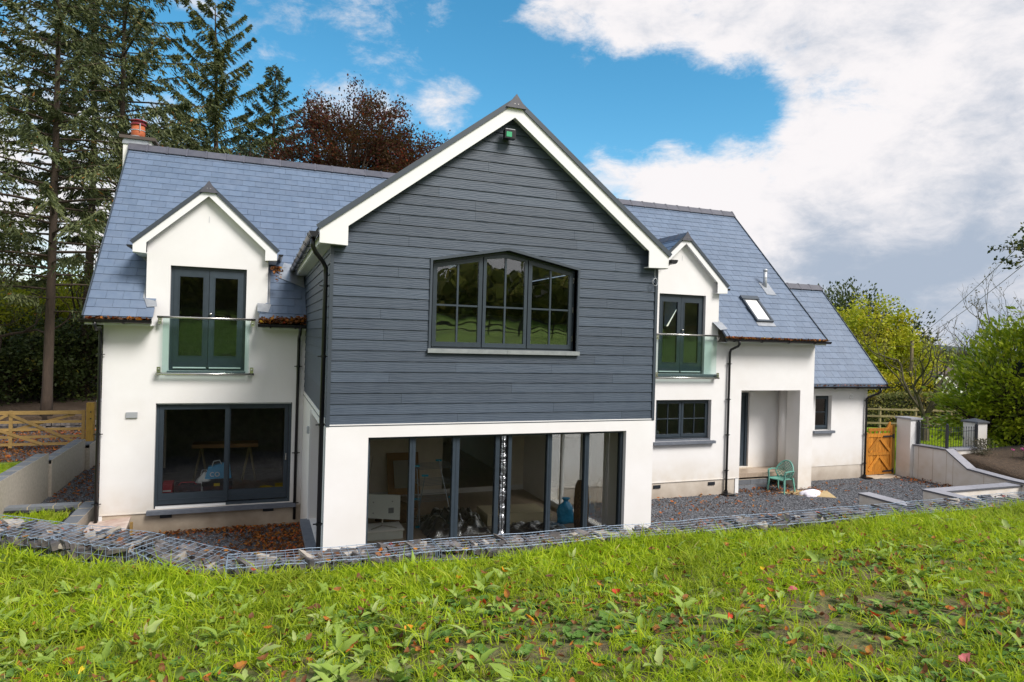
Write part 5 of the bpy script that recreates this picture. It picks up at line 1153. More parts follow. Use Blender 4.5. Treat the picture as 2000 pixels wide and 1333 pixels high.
# ================================================================ GABIONS
def rock(b, c, s, rs):
    vs = []
    for k in range(8):
        vs.append(((k & 1)*2-1, ((k >> 1) & 1)*2-1, ((k >> 2) & 1)*2-1))
    a = rs.uniform(0, math.pi); ti = rs.uniform(-.5, .5)
    out = []
    for v in vs:
        x, y, z = [v[i]*s[i]*.5*rs.uniform(.65, 1.05) for i in range(3)]
        x, y = x*math.cos(a)-y*math.sin(a), x*math.sin(a)+y*math.cos(a); z += x*ti
        out.append((c[0]+x, c[1]+y, c[2]+z))
    b.add(out, [(0, 2, 3, 1), (4, 5, 7, 6), (0, 1, 5, 4), (2, 6, 7, 3), (0, 4, 6, 2), (1, 3, 7, 5)], rs.random())
def gabion(label, a, b, width, zt, hgt, seed, sag=0.0, cell=.075):
    """wire basket of stones between plan points a and b (front edge), width towards the house"""
    rs = random.Random(seed); a, b = Vector((*a, 0)), Vector((*b, 0)); d = b-a; Ln = d.length; u = d.normalized(); v = Vector((-u.y, u.x, 0))
    t = thing('gabion_basket', label, 'gabion', (a.x, a.y, zt-hgt), 'wire gabion baskets along the lawn edge')
    top = lambda x, y: zt-sag*(math.sin(math.pi*min(1, max(0, x/Ln)))*(1-y/width)*.9+.35*math.sin(3.3*x+seed))+.004*math.sin(17*x+9*y)
    P = lambda x, y, z: a+u*x+v*y+Vector((0, 0, z))
    # wires
    w = MB(); r_ = .0016; nx = max(1, round(Ln/cell)); ny = max(1, round(width/cell)); nz = max(1, round(hgt/cell)); step = 3
    for j in range(ny+1):
        y = width*j/ny; w.tube([P(Ln*i/8, y, top(Ln*i/8, y)) for i in range(9)], r_*(1.7 if j in (0, ny) else 1), 4, caps=False)
    for i in range(nx+1):
        x = Ln*i/nx; jt = rs.uniform(-.006, .006); w.tube([P(x+jt, width*j/4, top(x, width*j/4)+.003) for j in range(5)], r_*(1.7 if i in (0, nx) else 1), 4, caps=False)
        w.tube([P(x, 0, top(x, 0)), P(x+jt, -.006, zt-hgt)], r_, 4, caps=False)
    for k in range(1, nz+1): w.tube([P(Ln*i/8, -.004, top(Ln*i/8, 0)-hgt*k/nz) for i in range(9)], r_, 4, caps=False)
    for x in (0, Ln):
        for j in range(ny+1): w.tube([P(x, width*j/ny, top(x, width*j/ny)), P(x, width*j/ny, zt-hgt)], r_, 4, caps=False)
        for k in range(1, nz+1): w.tube([P(x, 0, zt-hgt*k/nz), P(x, width, zt-hgt*k/nz)], r_, 4, caps=False)
    # spiral clips along the front edge
    n = int(Ln*60); w.tube([P(Ln*i/n, .012*math.cos(i*1.3), top(Ln*i/n, 0)+.012*math.sin(i*1.3)) for i in range(n)], .0018, 3, caps=False)
    w.build('wire_mesh', 'wire', t, fix=False)
    ns = int(Ln*38); b_ = None
    for k in range(ns):
        x, y = rs.uniform(.05, Ln-.05), rs.uniform(.04, width-.04); z = top(x, y)-.028-abs(rs.gauss(0, .014))
        s = (rs.uniform(.08, .22), rs.uniform(.05, .14), rs.uniform(.03, .075)); q = MB(); rock(q, P(x, y, z), s, rs); q.build('stone', 'stone' if rs.random() < .9 else 'block_pale', t, fix=False)
    for k in range(int(Ln*16)):
        x, z = rs.uniform(.05, Ln-.05), rs.uniform(zt-hgt, zt-.06); q = MB(); rock(q, P(x, .06, z), (rs.uniform(.10, .2), .10, rs.uniform(.04, .10)), rs); q.build('stone', 'stone', t, fix=False)
    MB().add([P(0.03, .05, zt-hgt), P(Ln-.03, .05, zt-hgt), P(Ln-.03, width-.03, zt-hgt), P(.03, width-.03, zt-hgt)]+[P(x, y, top(x, y)-.085) for x, y in ((.03, .05), (Ln-.03, .05), (Ln-.03, width-.03), (.03, width-.03))], [(0, 3, 2, 1), (4, 5, 6, 7), (0, 1, 5, 4), (1, 2, 6, 5), (2, 3, 7, 6), (3, 0, 4, 7)]).build('rubble_core', 'stone_dark', t)
    V, F = leafquads(np.array([P(rs.uniform(0, Ln), rs.uniform(0, width), 0)+Vector((0, 0, zt-.004+rs.uniform(-.02, .01)-sag*.3)) for _ in range(int(Ln*26))]), .06, .6, flat=.7, seed=seed)
    tag(npmesh('leaf_litter', V, F, 'dead_leaf', t), kind='stuff')
gabion('left end gabion, a low wire basket of stones at the left edge of the frame', (-3.75, -7.86), (-2.62, -8.64), .42, 1.90, .42, 3, sag=.02)
gabion('second gabion from the left, an open cut wire basket with its stone front showing', (-2.60, -8.66), (-1.95, -9.12), .42, 1.905, .45, 4, sag=.02)
gabion('third gabion from the left, sagging and full of leaves at the kink in the row', (-1.93, -9.14), (-1.22, -9.72), .42, 1.87, .45, 5, sag=.045)
edges = [-1.17, .55, 2.35, 4.1, 5.9, 7.7, 9.6, 11.6]
labs = ['straight gabion in front of the left side of the gable wall', 'gabion below the left glass panels of the gable', 'gabion below the right glass panels of the gable', 'gabion in front of the right foot of the gable wall',
        'gabion in front of the right downpipe with pale slabs on it', 'gabion in front of the porch and green chair', 'gabion at the right end of the row below the garden walls']
for i, lb in enumerate(labs): gabion(lb, (edges[i]+.01, -9.86-.012*i), (edges[i+1]-.01, -9.86-.012*(i+1)), (.34, .34, .36, .40, .44, .5, .56)[i], 1.90-.012*i, .45, 10+i, sag=.012)
LEAVES = [(-0.98, -11.34, 'leaf_yellowfall', 0.055, 0.0, 'large yellow leaf near the lower left of the lawn'), (0.51, -10.6, 'leaf_orange', 0.05, 1.7, 'orange red leaf in the grass left of the frame centre'), (-0.1, -11.57, 'leaf_orange', 0.05, 3.4, 'orange leaf lying left of the lawn centre'), (0.91, -10.47, 'leaf_orange', 0.05, 5.1, 'orange yellow leaf near the gabions in the middle'), (0.48, -11.23, 'leaf_red', 0.05, 0.52, 'red leaf right of the broad dock leaves'), (1.51, -11.24, 'leaf_red', 0.05, 2.22, 'bright red orange leaf right of the lawn centre'), (1.83, -12.07, 'leaf_red', 0.05, 3.92, 'salmon red leaf left of the bare patch'), (2.68, -12.4, 'leaf_red', 0.05, 5.62, 'red leaf beside the tall dock on the right'), (1.92, -12.71, 'leaf_pink', 0.06, 1.04, 'upright pink leaf in the right foreground'), (2.6, -11.79, 'leaf_pink', 0.05, 2.74, 'pink leaf lying above the bare patch on the right'), (-1.77, -11.51, 'leaf_yellowfall', 0.04, 4.44, 'small yellow leaf near the bottom left corner'), (4.59, -11.07, 'leaf_red', 0.05, 6.14, 'dark red leaf near the gabions at the right'), (2.79, -11.3, 'leaf_yellowfall', 0.05, 1.56, 'yellow leaf in the upper right of the lawn'), (2.51, -13.07, 'leaf_pink', 0.06, 3.26, 'pale pink leaf near the bottom right corner'), (0.65, -11.64, 'leaf_orange', 0.06, 4.96, 'pale orange curled leaf in the middle of the lawn'), (1.53, -13.06, 'leaf_orange', 0.06, 0.38, 'orange leaf cut by the bottom edge on the right')]

# ================================================================ TREES
def seg_tubes(b, P, rad, n=5): b.tube(P, rad, n, caps=False)
def conifer(label, x, y, zb, Ht, crown, Lmax, seed, r0=.24, m='needle', nb=95, dens=1.0, droop=.28, up=.12, topup=.7, spray=.16, dead=0.35, taper=.75, group=None, tw=.85):
    rs = np.random.default_rng(seed); t = thing('conifer', label, 'conifer', (x, y, zb), group)
    bend = rs.normal(size=2)*.15
    def tp(h): f = h/Ht; return np.array([x+bend[0]*math.sin(f*3), y+bend[1]*math.sin(f*2.4), zb+h])
    tr = MB(); tr.tube([tp(Ht*k/14) for k in range(15)], [max(.015, r0*(1-.93*k/14)**.9)*(1.25 if k == 0 else 1) for k in range(15)], 9); tr.build('trunk', 'bark', t, smooth=True)
    br = MB(); C = []; D = []
    for k in range(nb):
        f = (k+rs.random())/nb; h = crown+(Ht-crown)*f**.92; az = k*2.39996+rs.normal()*.3
        L_ = Lmax*((1-f)**taper)*(.65+.5*rs.random())*(min(1, .45+f*4))+.25
        o = tp(min(h, Ht*.995)); dirv = np.array([math.cos(az), math.sin(az), 0])
        u_ = up+(topup-up)*f**2; dr = droop*(1-f*.7)
        S = np.linspace(0, 1, 9); path = o+dirv*(L_*S)[:, None]; path[:, 2] += L_*(u_*S-dr*S**2+.16*S**3.2)
        br.tube([tuple(p) for p in path[::2]], [max(.005, .010+.016*L_*(1-s)*.55) for s in S[::2]], 4, caps=False)
        ns = max(4, int(L_/.15*dens))
        s0 = dead*(1-f) if L_ > 1 else .05
        ss = s0+(1-s0)*rs.random(ns*2)**.8; base = np.stack([np.interp(ss, S, path[:, i]) for i in range(3)], 1)
        side = np.array([-dirv[1], dirv[0], 0])*np.where(np.arange(ns*2) % 2, 1, -1)[:, None]
        tl = (.16+.34*L_*(1-ss)*.8)*(.6+.6*rs.random(ns*2)); tl = np.minimum(tl, tw)
        td = unit(dirv*.75+side*.85+np.array([0, 0, -.4-.75*(1-f)])[None]*(.3+rs.random(ns*2))[:, None])
        q = max(4, int(6*dens))
        w = (np.arange(q)+.5)/q
        pp = base[:, None, :]+td[:, None, :]*(tl[:, None]*w)[:, :, None]; pp[:, :, 2] -= (.22*tl[:, None]*w**2)
        C.append(pp.reshape(-1, 3)); D.append(np.repeat(td, q, 0))
        e = np.linspace(max(s0, .3), 1, max(5, int(L_*7))); ep = np.stack([np.interp(e, S, path[:, i]) for i in range(3)], 1); C.append(ep); D.append(np.repeat(dirv[None], len(e), 0))
    br.build('branches', 'bark', t, fix=False)
    C = np.vstack(C); D = np.vstack(D); C += rs.normal(size=C.shape)*.025
    D = D+rs.normal(size=D.shape)*.30; D[:, 2] -= .12
    V, F = leafquads(C, spray, .26, direction=D*2, seed=seed)
    n = len(F); clump = .5+.5*np.sin(C[:, 0]*1.9+seed)*np.sin(C[:, 2]*2.3)*np.cos(C[:, 1]*1.7); rn = np.clip(.25+.4*clump+.25*rs.normal(size=n)*.6, 0, .96); rn[rs.random(n) < .012] = 1
    npmesh('crown', V, F, m, t, rnd=rn); return t
G1 = 'tall conifers behind the left end of the house'
conifer('tall conifer with bare dark trunk nearest the left edge, rising out of the frame', -8.0, 12.9, 0, 21, 4.2, 5.2, 1, r0=.18, nb=125, dens=1.25, spray=.20, group=G1)
conifer('tall conifer just behind the left corner of the house and its chimney', -6.45, 16.2, .1, 23, 7.0, 4.7, 2, r0=.20, nb=125, dens=1.3, spray=.22, m='needle', group=G1)
conifer('pointed conifer with upswept branches above the left dormer', -3.75, 26.4, .3, 21.9, 4, 4.6, 3, r0=.28, nb=86, dens=2.6, m='needle_olive', topup=1.0, up=.38, droop=.22, spray=.17, dead=.12, taper=.62, tw=.5, group=G1)
conifer('small dark conifer top between the pointed conifer and the copper beech', -.35, 27.1, .3, 19.1, 6, 3.5, 4, nb=84, dens=2.2, m='needle_blue', topup=.9, spray=.16, dead=.1, tw=.42, group=G1)
conifer('thin conifer partly cut off by the left edge of the frame', -11.3, 13.5, 0, 21, 3.5, 4.8, 5, r0=.2, nb=105, dens=1.1, spray=.20, m='needle_olive', group=G1)
conifer('conifer crown filling the gap between the two leftmost trunks', -8.6, 21, .2, 22, 9, 4.2, 6, nb=80, dens=1.0, spray=.24, m='needle_blue', group=G1)
conifer('conifer behind the roof ridge, right of the chimney', -4.4, 19.8, .2, 13.4, 5, 3.6, 11, nb=90, dens=1.2, spray=.2, m='needle', droop=.35, group=G1)
conifer('short conifer low behind the middle of the left roof ridge', -1.6, 21.5, .2, 13.4, 5, 3.6, 12, nb=100, dens=1.0, spray=.2, m='needle_blue', group=G1)

def crown_tree(name, label, cat, x, y, zb, lobes, m, seed, trunk_h, r0, nclump=160, per=70, csize=.55, leaf=.12, aspect=.6, flat=.3, outward=True, tm='bark', radial=.0, group=None, solid=0.0):
    """broadleaf tree: lobes = [(dx, dy, z, rx, ry, rz)] ; leaf clumps at twig ends"""
    rs = np.random.default_rng(seed); t = thing(name, label, cat, (x, y, zb), group)
    vol = np.array([l[3]*l[4]*l[5] for l in lobes])**.8; vol /= vol.sum(); pts = []; cen = []
    for k in range(nclump):
        l = lobes[rs.choice(len(lobes), p=vol)]; d = unit(rs.normal(size=3)); rr = (solid+(1-solid)*rs.random())**.42
        pts.append([x+l[0]+d[0]*l[3]*rr, y+l[1]+d[1]*l[4]*rr, zb+l[2]+d[2]*l[5]*rr]); cen.append([x+l[0], y+l[1], zb+l[2]-l[5]*.4])
    pts = np.array(pts); cen = np.array(cen); top = np.array([x, y, zb+trunk_h])
    tr = MB(); tr.tube([(x, y, zb-.1), (x+.03, y, zb+trunk_h*.5), tuple(top)], [r0*1.2, r0*.9, r0*.7], 9)
    for l in lobes:
        e = np.array([x+l[0], y+l[1], zb+l[2]]); mid = (top+e)/2+rs.normal(size=3)*.2; tr.tube([tuple(top), tuple(mid), tuple(e), tuple(e+np.array([l[0]*.2, l[1]*.2, l[5]*.7]))], [r0*.6, r0*.4, r0*.25, .02], 6)
    tr.build('trunk', tm, t, smooth=True)
    br = MB()
    for p, c in zip(pts, cen):
        mid = (p+c)/2+rs.normal(size=3)*.12+np.array([0, 0, -.1]); br.tube([tuple(c*.7+top*.3), tuple(mid), tuple(p)], [.035, .022, .006], 3, caps=False)
    br.build('branches', tm, t, fix=False)
    od = unit(pts-cen); idx = np.repeat(np.arange(nclump), per); n = len(idx)
    g = np.clip(rs.normal(size=(n, 3)), -1.5, 1.5)*csize*.5; g[:, 2] *= .6
    along = np.clip(rs.normal(size=(n, 1)), -1.6, 1.6)*csize*.7
    C = pts[idx]+g+od[idx]*along*(1 if radial else .5)
    V, F = leafquads(C, leaf, aspect, direction=(od[idx]*1.2 if radial else None), flat=flat, seed=seed)
    rn = np.clip(.22+.36*rs.random(nclump)[idx]+.36*rs.random(n), 0, 1); rn[rs.random(n) < .012] = 1
    npmesh('crown', V, F, m, t, rnd=rn); return t
crown_tree('copper_beech', 'dark copper red beech tree behind the middle of the roof', 'tree', 3.4, 20.2, .3,
           [(0, 0, 13.0, 3.0, 2.8, 3.4), (-2.6, 0, 11.2, 2.0, 2.2, 2.0), (2.6, 0, 11.6, 2.3, 2.3, 2.4), (0, 0, 9.3, 4.6, 3.2, 2.6), (-1.2, .5, 14.2, 1.2, 1.4, 1.6), (1.4, 0, 14.4, 1.2, 1.2, 1.9), (3.6, 0, 11.8, 2.3, 2.2, 2.2), (3.4, 0, 9.0, 2.4, 2.2, 2.0), (-3.2, 0, 8.6, 1.9, 2, 2.2), (-1.9, 0, 13.4, .5, .6, 2.6), (4.9, 0, 10.4, 1.9, 1.8, 1.8), (-4.2, 0, 10.2, 1.6, 1.6, 1.6), (2.6, 0, 13.2, 1.2, 1.2, 1.7), (6.0, 0, 9.4, 1.6, 1.6, 1.6)],
           'beech_red', 21, 5, .3, nclump=1050, per=100, csize=.50, leaf=.135, aspect=.6, flat=.5, radial=1)
# right-hand background
crown_tree('broadleaf_tree', 'yellow green rounded tree behind the right roof slope', 'tree', 43.5, 23.5, -.6, [(0, 0, 5.4, 3.2, 3, 2.7), (-2.5, 0, 3.6, 2.6, 2.6, 2.6), (2.2, -1, 3.2, 2.6, 2.6, 2.4), (.4, 0, 2.2, 4.2, 3, 2.0)], 'leaf_yellow', 31, 2.5, .3, nclump=330, per=75, csize=.9, leaf=.24, solid=.35)
crown_tree('poplar_tree', 'dark windblown poplar behind the yellow green tree', 'tree', 60.5, 40.5, -.6, [(0, 0, 7.0, 4.2, 3, 3.8), (-5, 0, 7.2, 3, 3, 2.9), (4.2, -2, 4.5, 3.2, 3, 4.0)], 'leaf_dark', 32, 5, .4, nclump=300, per=50, csize=1.1, leaf=.36, aspect=.5, radial=1)
G2 = 'mixed trees in the distance at the right'
for i, (xx, yy, s, h, m, lb) in enumerate([(62, 33, 4.0, 6.0, 'leaf_olive', 'dull olive tree right of the yellow green tree, behind the bungalow'), (68, 27, 4.4, 6.3, 'leaf_grey', 'grey brown tree behind the bungalow roof'), (72, 17, 5, 7.2, 'leaf_dark', 'dark tree mass beyond the bungalow, left of the laurel'), (50, 34, 4, 6.4, 'leaf_dark', 'dark evergreen between the poplar and the bungalow')]):
    crown_tree('background_tree', lb, 'tree', xx, yy, -2.7, [(0, 0, h*.6, s, s, h*.42), (s*.6, 0, h*.42, s*.7, s*.7, h*.36), (-s*.6, 0, h*.42, s*.7, s*.7, h*.36)], m, 40+i, 2, .3, nclump=220, per=50, csize=1.0, leaf=.34, solid=.4, group=G2)
crown_tree('shrub_tree', 'olive yellow scrubby tree behind the laurel, at the right edge', 'tree', 36, 4.0, -.5, [(0, 0, 2.4, 3.0, 3, 2.0), (2.4, -2, 3.6, 2.8, 2.6, 2.0), (-2.0, 1.5, 1.5, 2.0, 2.0, 1.5)], 'leaf_olive', 51, 2, .2, nclump=260, per=60, csize=.7, leaf=.17, solid=.2)
# laurel: glossy large leaves
t = crown_tree('laurel_bush', 'large glossy green laurel bush at the right edge behind the flower bed', 'bush', 24.6, .2, -.2, [(0, 0, 2.8, 2.0, 2.0, 2.3), (-1.0, .9, 1.9, 1.3, 1.3, 1.5), (1.5, -2.2, 3.0, 2.1, 2.1, 2.5), (2.6, -4.2, 3.0, 2.4, 2.4, 2.8), (.5, -.6, 4.5, 1.3, 1.3, 1.0)], 'leaf_laurel', 61, 1.0, .12, nclump=950, per=44, csize=.42, leaf=.19, aspect=.42, flat=.15, solid=.6, radial=1)
MB().lathe((24.9, .1, -.2), [(.7, 0), (1.0, .8), (1.1, 2.2), (.8, 3.3), (.2, 4.0)], 14).lathe((26.8, -3.4, -.1), [(1.4, 0), (1.9, 1), (1.9, 2.6), (1.3, 3.8), (.3, 4.5)], 14).build('shade_core', 'shadow_core', t)  # near-black solids paint the shade deep inside the laurel
# dark evergreen overhanging top right
def twigtree(name, label, cat, x, y, zb, seed, h0, limbs, m_b, leafm, nleaf, leafsize, depth=4, L0=1.5, spread=.6, lean=(0, 0), r0=.12, upb=.25, crook=.25, group=None):
    rs = random.Random(seed); t = thing(name, label, cat, (x, y, zb), group); b = MB(); tips = []
    def grow(p, d, L_, r, k):
        pts = [p]; dd = d.copy(); n = 4
        for _ in range(n):
            dd = (dd+Vector((rs.gauss(0, crook), rs.gauss(0, crook), rs.gauss(0, crook)+upb*.25))).normalized(); pts.append(pts[-1]+dd*L_/n)
        b.tube(pts, [r*(1-.42*i/n) for i in range(n+1)], 6 if k > 2 else 4 if k > 0 else 3, caps=False)
        if k == 0: tips.extend(pts[1:]); return
        for i in range(2 if k > 1 else 3):
            q = pts[-1] if i == 0 else pts[rs.choice([2, 3])]
            a = Vector((rs.gauss(0, 1), rs.gauss(0, 1), rs.gauss(0, .7)+upb)).normalized(); nd = (dd+a*spread).normalized()
            grow(q, nd, L_*rs.uniform(.62, .85), r*(.58 if i else .62), k-1)
    base = Vector((x, y, zb)); top = base+Vector((lean[0]*h0, lean[1]*h0, h0)); b.tube([base, (base+top)/2+Vector((.02, .03, 0)), top], [r0*1.25, r0, r0*.95], 9)
    for k in range(limbs):
        a = 2*math.pi*k/limbs+rs.uniform(-.3, .3); d = Vector((math.cos(a)*.8+lean[0], math.sin(a)*.8+lean[1], rs.uniform(.7, 1.5))).normalized(); grow(top-Vector((0, 0, rs.uniform(0, .15))), d, L0*rs.uniform(.85, 1.2), r0*.55, depth)
    b.build('trunk_and_branches', m_b, t, fix=False)
    if nleaf:
        tp_ = np.array([tuple(p) for p in tips]); C = tp_[np.random.default_rng(seed).integers(0, len(tp_), nleaf)]+np.random.default_rng(seed+1).normal(size=(nleaf, 3))*leafsize*.5
        V, F = leafquads(C, leafsize, .55, seed=seed); npmesh('leaves', V, F, leafm, t)
    return t
twigtree('bare_tree', 'leafless crooked tree standing behind the iron railings', 'tree', 28.3, 6.9, -.5, 5, 1.15, 6, 'bark_moss', 'leaf_grey', 260, .09, depth=5, L0=1.5, spread=.62, r0=.17, upb=.35, crook=.16)
twigtree('bare_tree', 'leafless tree with fine twigs farther back, right of the utility pole', 'tree', 41, 11.5, -.5, 8, 2.0, 6, 'bark_moss', 'leaf_grey', 500, .12, depth=5, L0=2.1, spread=.65, r0=.16, upb=.35, crook=.16)
twigtree('overhanging_tree', 'dark leaved tree reaching in at the upper right edge', 'tree', 25.4, -3.6, .5, 12, 4.3, 7, 'bark_moss', 'leaf_dark', 7500, .14, depth=5, L0=1.75, spread=.7, r0=.18, upb=.15, crook=.2)
# hedges
def hedge(label, name, x0, x1, y0, y1, z0, z1, m, n, leaf, seed, ang=0, bump_=.12):
    rs = np.random.default_rng(seed); c = ((x0+x1)/2, (y0+y1)/2, z0); t = thing(name, label, 'hedge', c); ca, sa = math.cos(ang), math.sin(ang)
    def rot_(P): P = P.copy(); X, Y = P[:, 0]-c[0], P[:, 1]-c[1]; P[:, 0], P[:, 1] = c[0]+X*ca-Y*sa, c[1]+X*sa+Y*ca; return P
    A = [(x1-x0)*(z1-z0), (y1-y0)*(z1-z0), (x1-x0)*(y1-y0)]; pr = np.array([A[0], A[1], A[1], A[2]]); k = rs.choice(4, n, p=pr/pr.sum()); U, Vv = rs.random(n), rs.random(n); P = np.zeros((n, 3))
    P[:, 0] = np.where(k == 1, x0, np.where(k == 2, x1, x0+(x1-x0)*U)); P[:, 1] = np.where(k == 0, y0, y0+(y1-y0)*np.where(k == 3, Vv, U)); P[:, 2] = np.where(k == 3, z1, z0+(z1-z0)*Vv)
    P += rs.normal(size=P.shape)*bump_*.6; P[:, 2] += bump_*np.sin(P[:, 0]*1.1+seed)*(k == 3); P[:, 2] = np.maximum(P[:, 2], z0)
    V, F = leafquads(rot_(P), leaf, .6, seed=seed); npmesh('foliage', V, F, m, t, rnd=np.clip(.5+.25*np.sin(P[:, 0]*2.1)*np.sin(P[:, 2]*3+P[:, 1])+rs.normal(size=n)*.2, 0, 1))
    q = rot_(np.array([(x, y, z) for z in (z0, z1-.1) for x, y in ((x0+.1, y0+.1), (x1-.1, y0+.1), (x1-.1, y1-.1), (x0+.1, y1-.1))]))
    MB().add([tuple(v) for v in q], [(0, 3, 2, 1), (4, 5, 6, 7), (0, 1, 5, 4), (1, 2, 6, 5), (2, 3, 7, 6), (3, 0, 4, 7)]).build('shade_block', 'shadow_core', t); return t  # near-black box stands in for the shade behind the hedge leaves
hedge('long clipped brown green hedge behind the post and rail fence', 'clipped_hedge', 24.5, 41, 11.3, 12.6, -.5, 1.15, 'leaf_hedge', 16000, .12, 71, ang=-.30)
hedge('bright golden yellow hedge above the clipped hedge', 'golden_hedge', 35.0, 41.2, 16.2, 18.4, -.5, 1.62, 'leaf_gold', 7000, .16, 72, ang=-.25, bump_=.2)
# dark understorey of the wood on the left
G3 = 'shrubs and young trees under the conifers at the left'
under = [(-11.8, 23.5, 6.2, 'leaf_yellow', 'bright yellow green sapling lit in the gap left of the big bare trunk'), (-8.0, 25.5, 6.6, 'leaf_yellow', 'yellow green sapling lit in the gap right of the big bare trunk'), (-14.5, 21, 4.2, 'leaf_dark', 'dark shrub at the far left of the wood'), (-11, 19.5, 3.6, 'leaf_dark', 'dark shrub between the two leftmost trunks'), (-8.6, 20.8, 4.4, 'leaf_dark', 'dark shrub directly above the field gate'), (-6.2, 22.5, 4.6, 'leaf_dark', 'dark shrub behind the house corner'), (-13, 27, 6.5, 'leaf_olive', 'sunlit yellow green sapling deep in the wood at the left'),
         (-9.5, 29, 6.8, 'leaf_yellow', 'yellow leaved sapling glimpsed between the trunks'), (-16.5, 25, 6.0, 'leaf_dark', 'tall dark shrub at the left edge of the wood'), (-5.5, 31, 7.0, 'leaf_olive', 'olive tree deep in the wood beside the house corner')]
for i, (xx, yy, h, m, lb) in enumerate(under):
    crown_tree('understorey_shrub', lb, 'shrub', xx, yy, .3, [(0, 0, h*.45, 2.4, 2.2, h*.45), (1.2, 0, h*.7, 1.5, 1.5, h*.28), (-1.4, 0, h*.6, 1.5, 1.5, h*.3)], m, 80+i, 1.2, .08, nclump=150, per=60, csize=.7, leaf=.17, solid=.1, group=G3)
for i, (xx, yy, r_) in enumerate([(-11.2, 17.5, .12), (-12.6, 19.0, .1), (-9.9, 23, .14), (-14.8, 17, .13)]):
    twigtree('young_tree', ['slim leaning young tree left of the big bare trunk', 'thin young tree near the left edge of the wood', 'young tree behind the gap between the conifer trunks', 'slender young tree at the far left edge'][i], 'tree', xx, yy, .1, 90+i, 3.2, 4, 'bark', 'leaf_olive', 1500, .15, depth=4, L0=1.9, lean=((.12, -.05, .03, .1)[i], 0), r0=r_, group=G3)
def mass(name, label, xs, ys, n, hmin, hmax, m, leaf, seed):
    rs = np.random.default_rng(seed); X = rs.uniform(*xs, n); Y = rs.uniform(*ys, n); H_ = hmin+(hmax-hmin)*(.5+.3*np.sin(X*.23+seed)+.2*np.sin(X*.71+Y*.3)); Z = -.5+H_*rs.random(n)**.6
    V, F = leafquads(np.stack([X, Y, Z], 1), leaf, .7, seed=seed); return tag(npmesh(name, V, F, m), label, 'woodland', kind='stuff')
mass('far_wood', 'distant dark wood closing the view behind the left trees', (-45, -8), (36, 46), 30000, 5, 8, 'leaf_dark', .6, 101)
mass('far_wood', 'distant mixed wood along the horizon at the right', (62, 150), (-10, 75), 26000, 2, 4.2, 'leaf_dark', .9, 102)
mass('far_wood', 'wood on the rise behind the photographer', (-90, 110), (-74, -52), 52000, 8, 12.5, 'leaf_back', 1.1, 103)
hill = sheet('hill', -260, 300, 120, 330, 40, 16, lambda X, Y: -.6+(Y-120)*.07+6*np.sin(X*.018+1)*np.clip((Y-120)/100, 0, 1), 'hill')
# bungalow, pole, wires, fence
def bungalow():
    t = thing('bungalow', 'white bungalow with brown tiled roof beyond the hedge at the right', 'house', (57, 26, -.6)); a = R_(-24)
    O = Vector((51.6, 26.4, -2.75)); X = Vector((math.cos(a), math.sin(a), 0)); Y = Vector((-X.y, X.x, 0)); P = lambda x, y, z: O+X*x+Y*y+Vector((0, 0, z))
    def bx(m_, x0, x1, y0, y1, z0, z1): m_.add([P(x, y, z) for z in (z0, z1) for x, y in ((x0, y0), (x1, y0), (x1, y1), (x0, y1))], [(0, 3, 2, 1), (4, 5, 6, 7), (0, 1, 5, 4), (1, 2, 6, 5), (2, 3, 7, 6), (3, 0, 4, 7)]); return m_
    m_ = bx(MB(), 0, 13, 1.0, 8, 0, 2.35); m_.add([P(0, -1, 0), P(4.4, -1, 0), P(4.4, -1, 2.3), P(2.2, -1, 4.4), P(0, -1, 2.3), P(0, 3, 0), P(4.4, 3, 0), P(4.4, 3, 2.3), P(2.2, 3, 4.4), P(0, 3, 2.3)], [(0, 1, 2, 3, 4), (9, 8, 7, 6, 5), (0, 5, 6, 1), (1, 6, 7, 2), (4, 9, 5, 0)]); m_.build('wall', 'render_white', t)
    r_ = MB(); r_.add([P(1.8, .7, 2.3), P(13.3, .7, 2.3), P(13.3, 4.2, 5.0), P(1.8, 4.2, 5.0), P(1.8, .7, 2.2), P(13.3, .7, 2.2), P(13.3, 4.2, 4.9), P(1.8, 4.2, 4.9)], SF); r_.add([P(2.2, -1.3, 4.5), P(4.75, -1.3, 2.1), P(4.75, 3, 2.1), P(2.2, 3, 4.5), P(2.2, -1.3, 4.42), P(4.75, -1.3, 2.02), P(4.75, 3, 2.02), P(2.2, 3, 4.42)], SF); r_.add([P(2.2, -1.3, 4.5), P(-.35, -1.3, 2.1), P(-.35, 3, 2.1), P(2.2, 3, 4.5), P(2.2, -1.3, 4.42), P(-.35, -1.3, 2.02), P(-.35, 3, 2.02), P(2.2, 3, 4.42)], SF)
    rr = r_.build('roof', 'roof_brown', t)
    for k in range(9): MB().add([P(1.8, .7+k*.38, 2.312+k*.293), P(13.3, .7+k*.38, 2.312+k*.293), P(13.3, .7+k*.38+.03, 2.335+k*.293+.016), P(1.8, .7+k*.38+.03, 2.335+k*.293+.016)], [(0, 1, 2, 3)]).build('tile_course', 'roof_brown', rr)
    MB().bar(P(2.2, -1.34, 4.40), P(-.4, -1.34, 1.98), .03, .2).bar(P(2.2, -1.34, 4.40), P(4.8, -1.34, 1.98), .03, .2).build('bargeboard', 'upvc_white', t)
    w_ = bx(MB(), 5.5, 7.2, .93, .99, 1.0, 1.9).build('window', 'anthracite', t); w_ = bx(MB(), 1.7, 2.7, -1.06, -1.01, 1.1, 2.2).build('window', 'anthracite', t)
bungalow()
t = thing('utility_pole', 'weathered wooden utility pole left of the bungalow gable', 'utility pole', (44.6, 20.6, -.6)); MB().tube([(44.6, 20.6, -.6), (44.62, 20.6, 4.4)], [.15, .11], 10).build('pole', 'bark_light', t, smooth=True); MB().lathe((44.62, 20.6, 4.1), [(.13, 0), (.13, .06)], 10).build('band', 'steel', t)
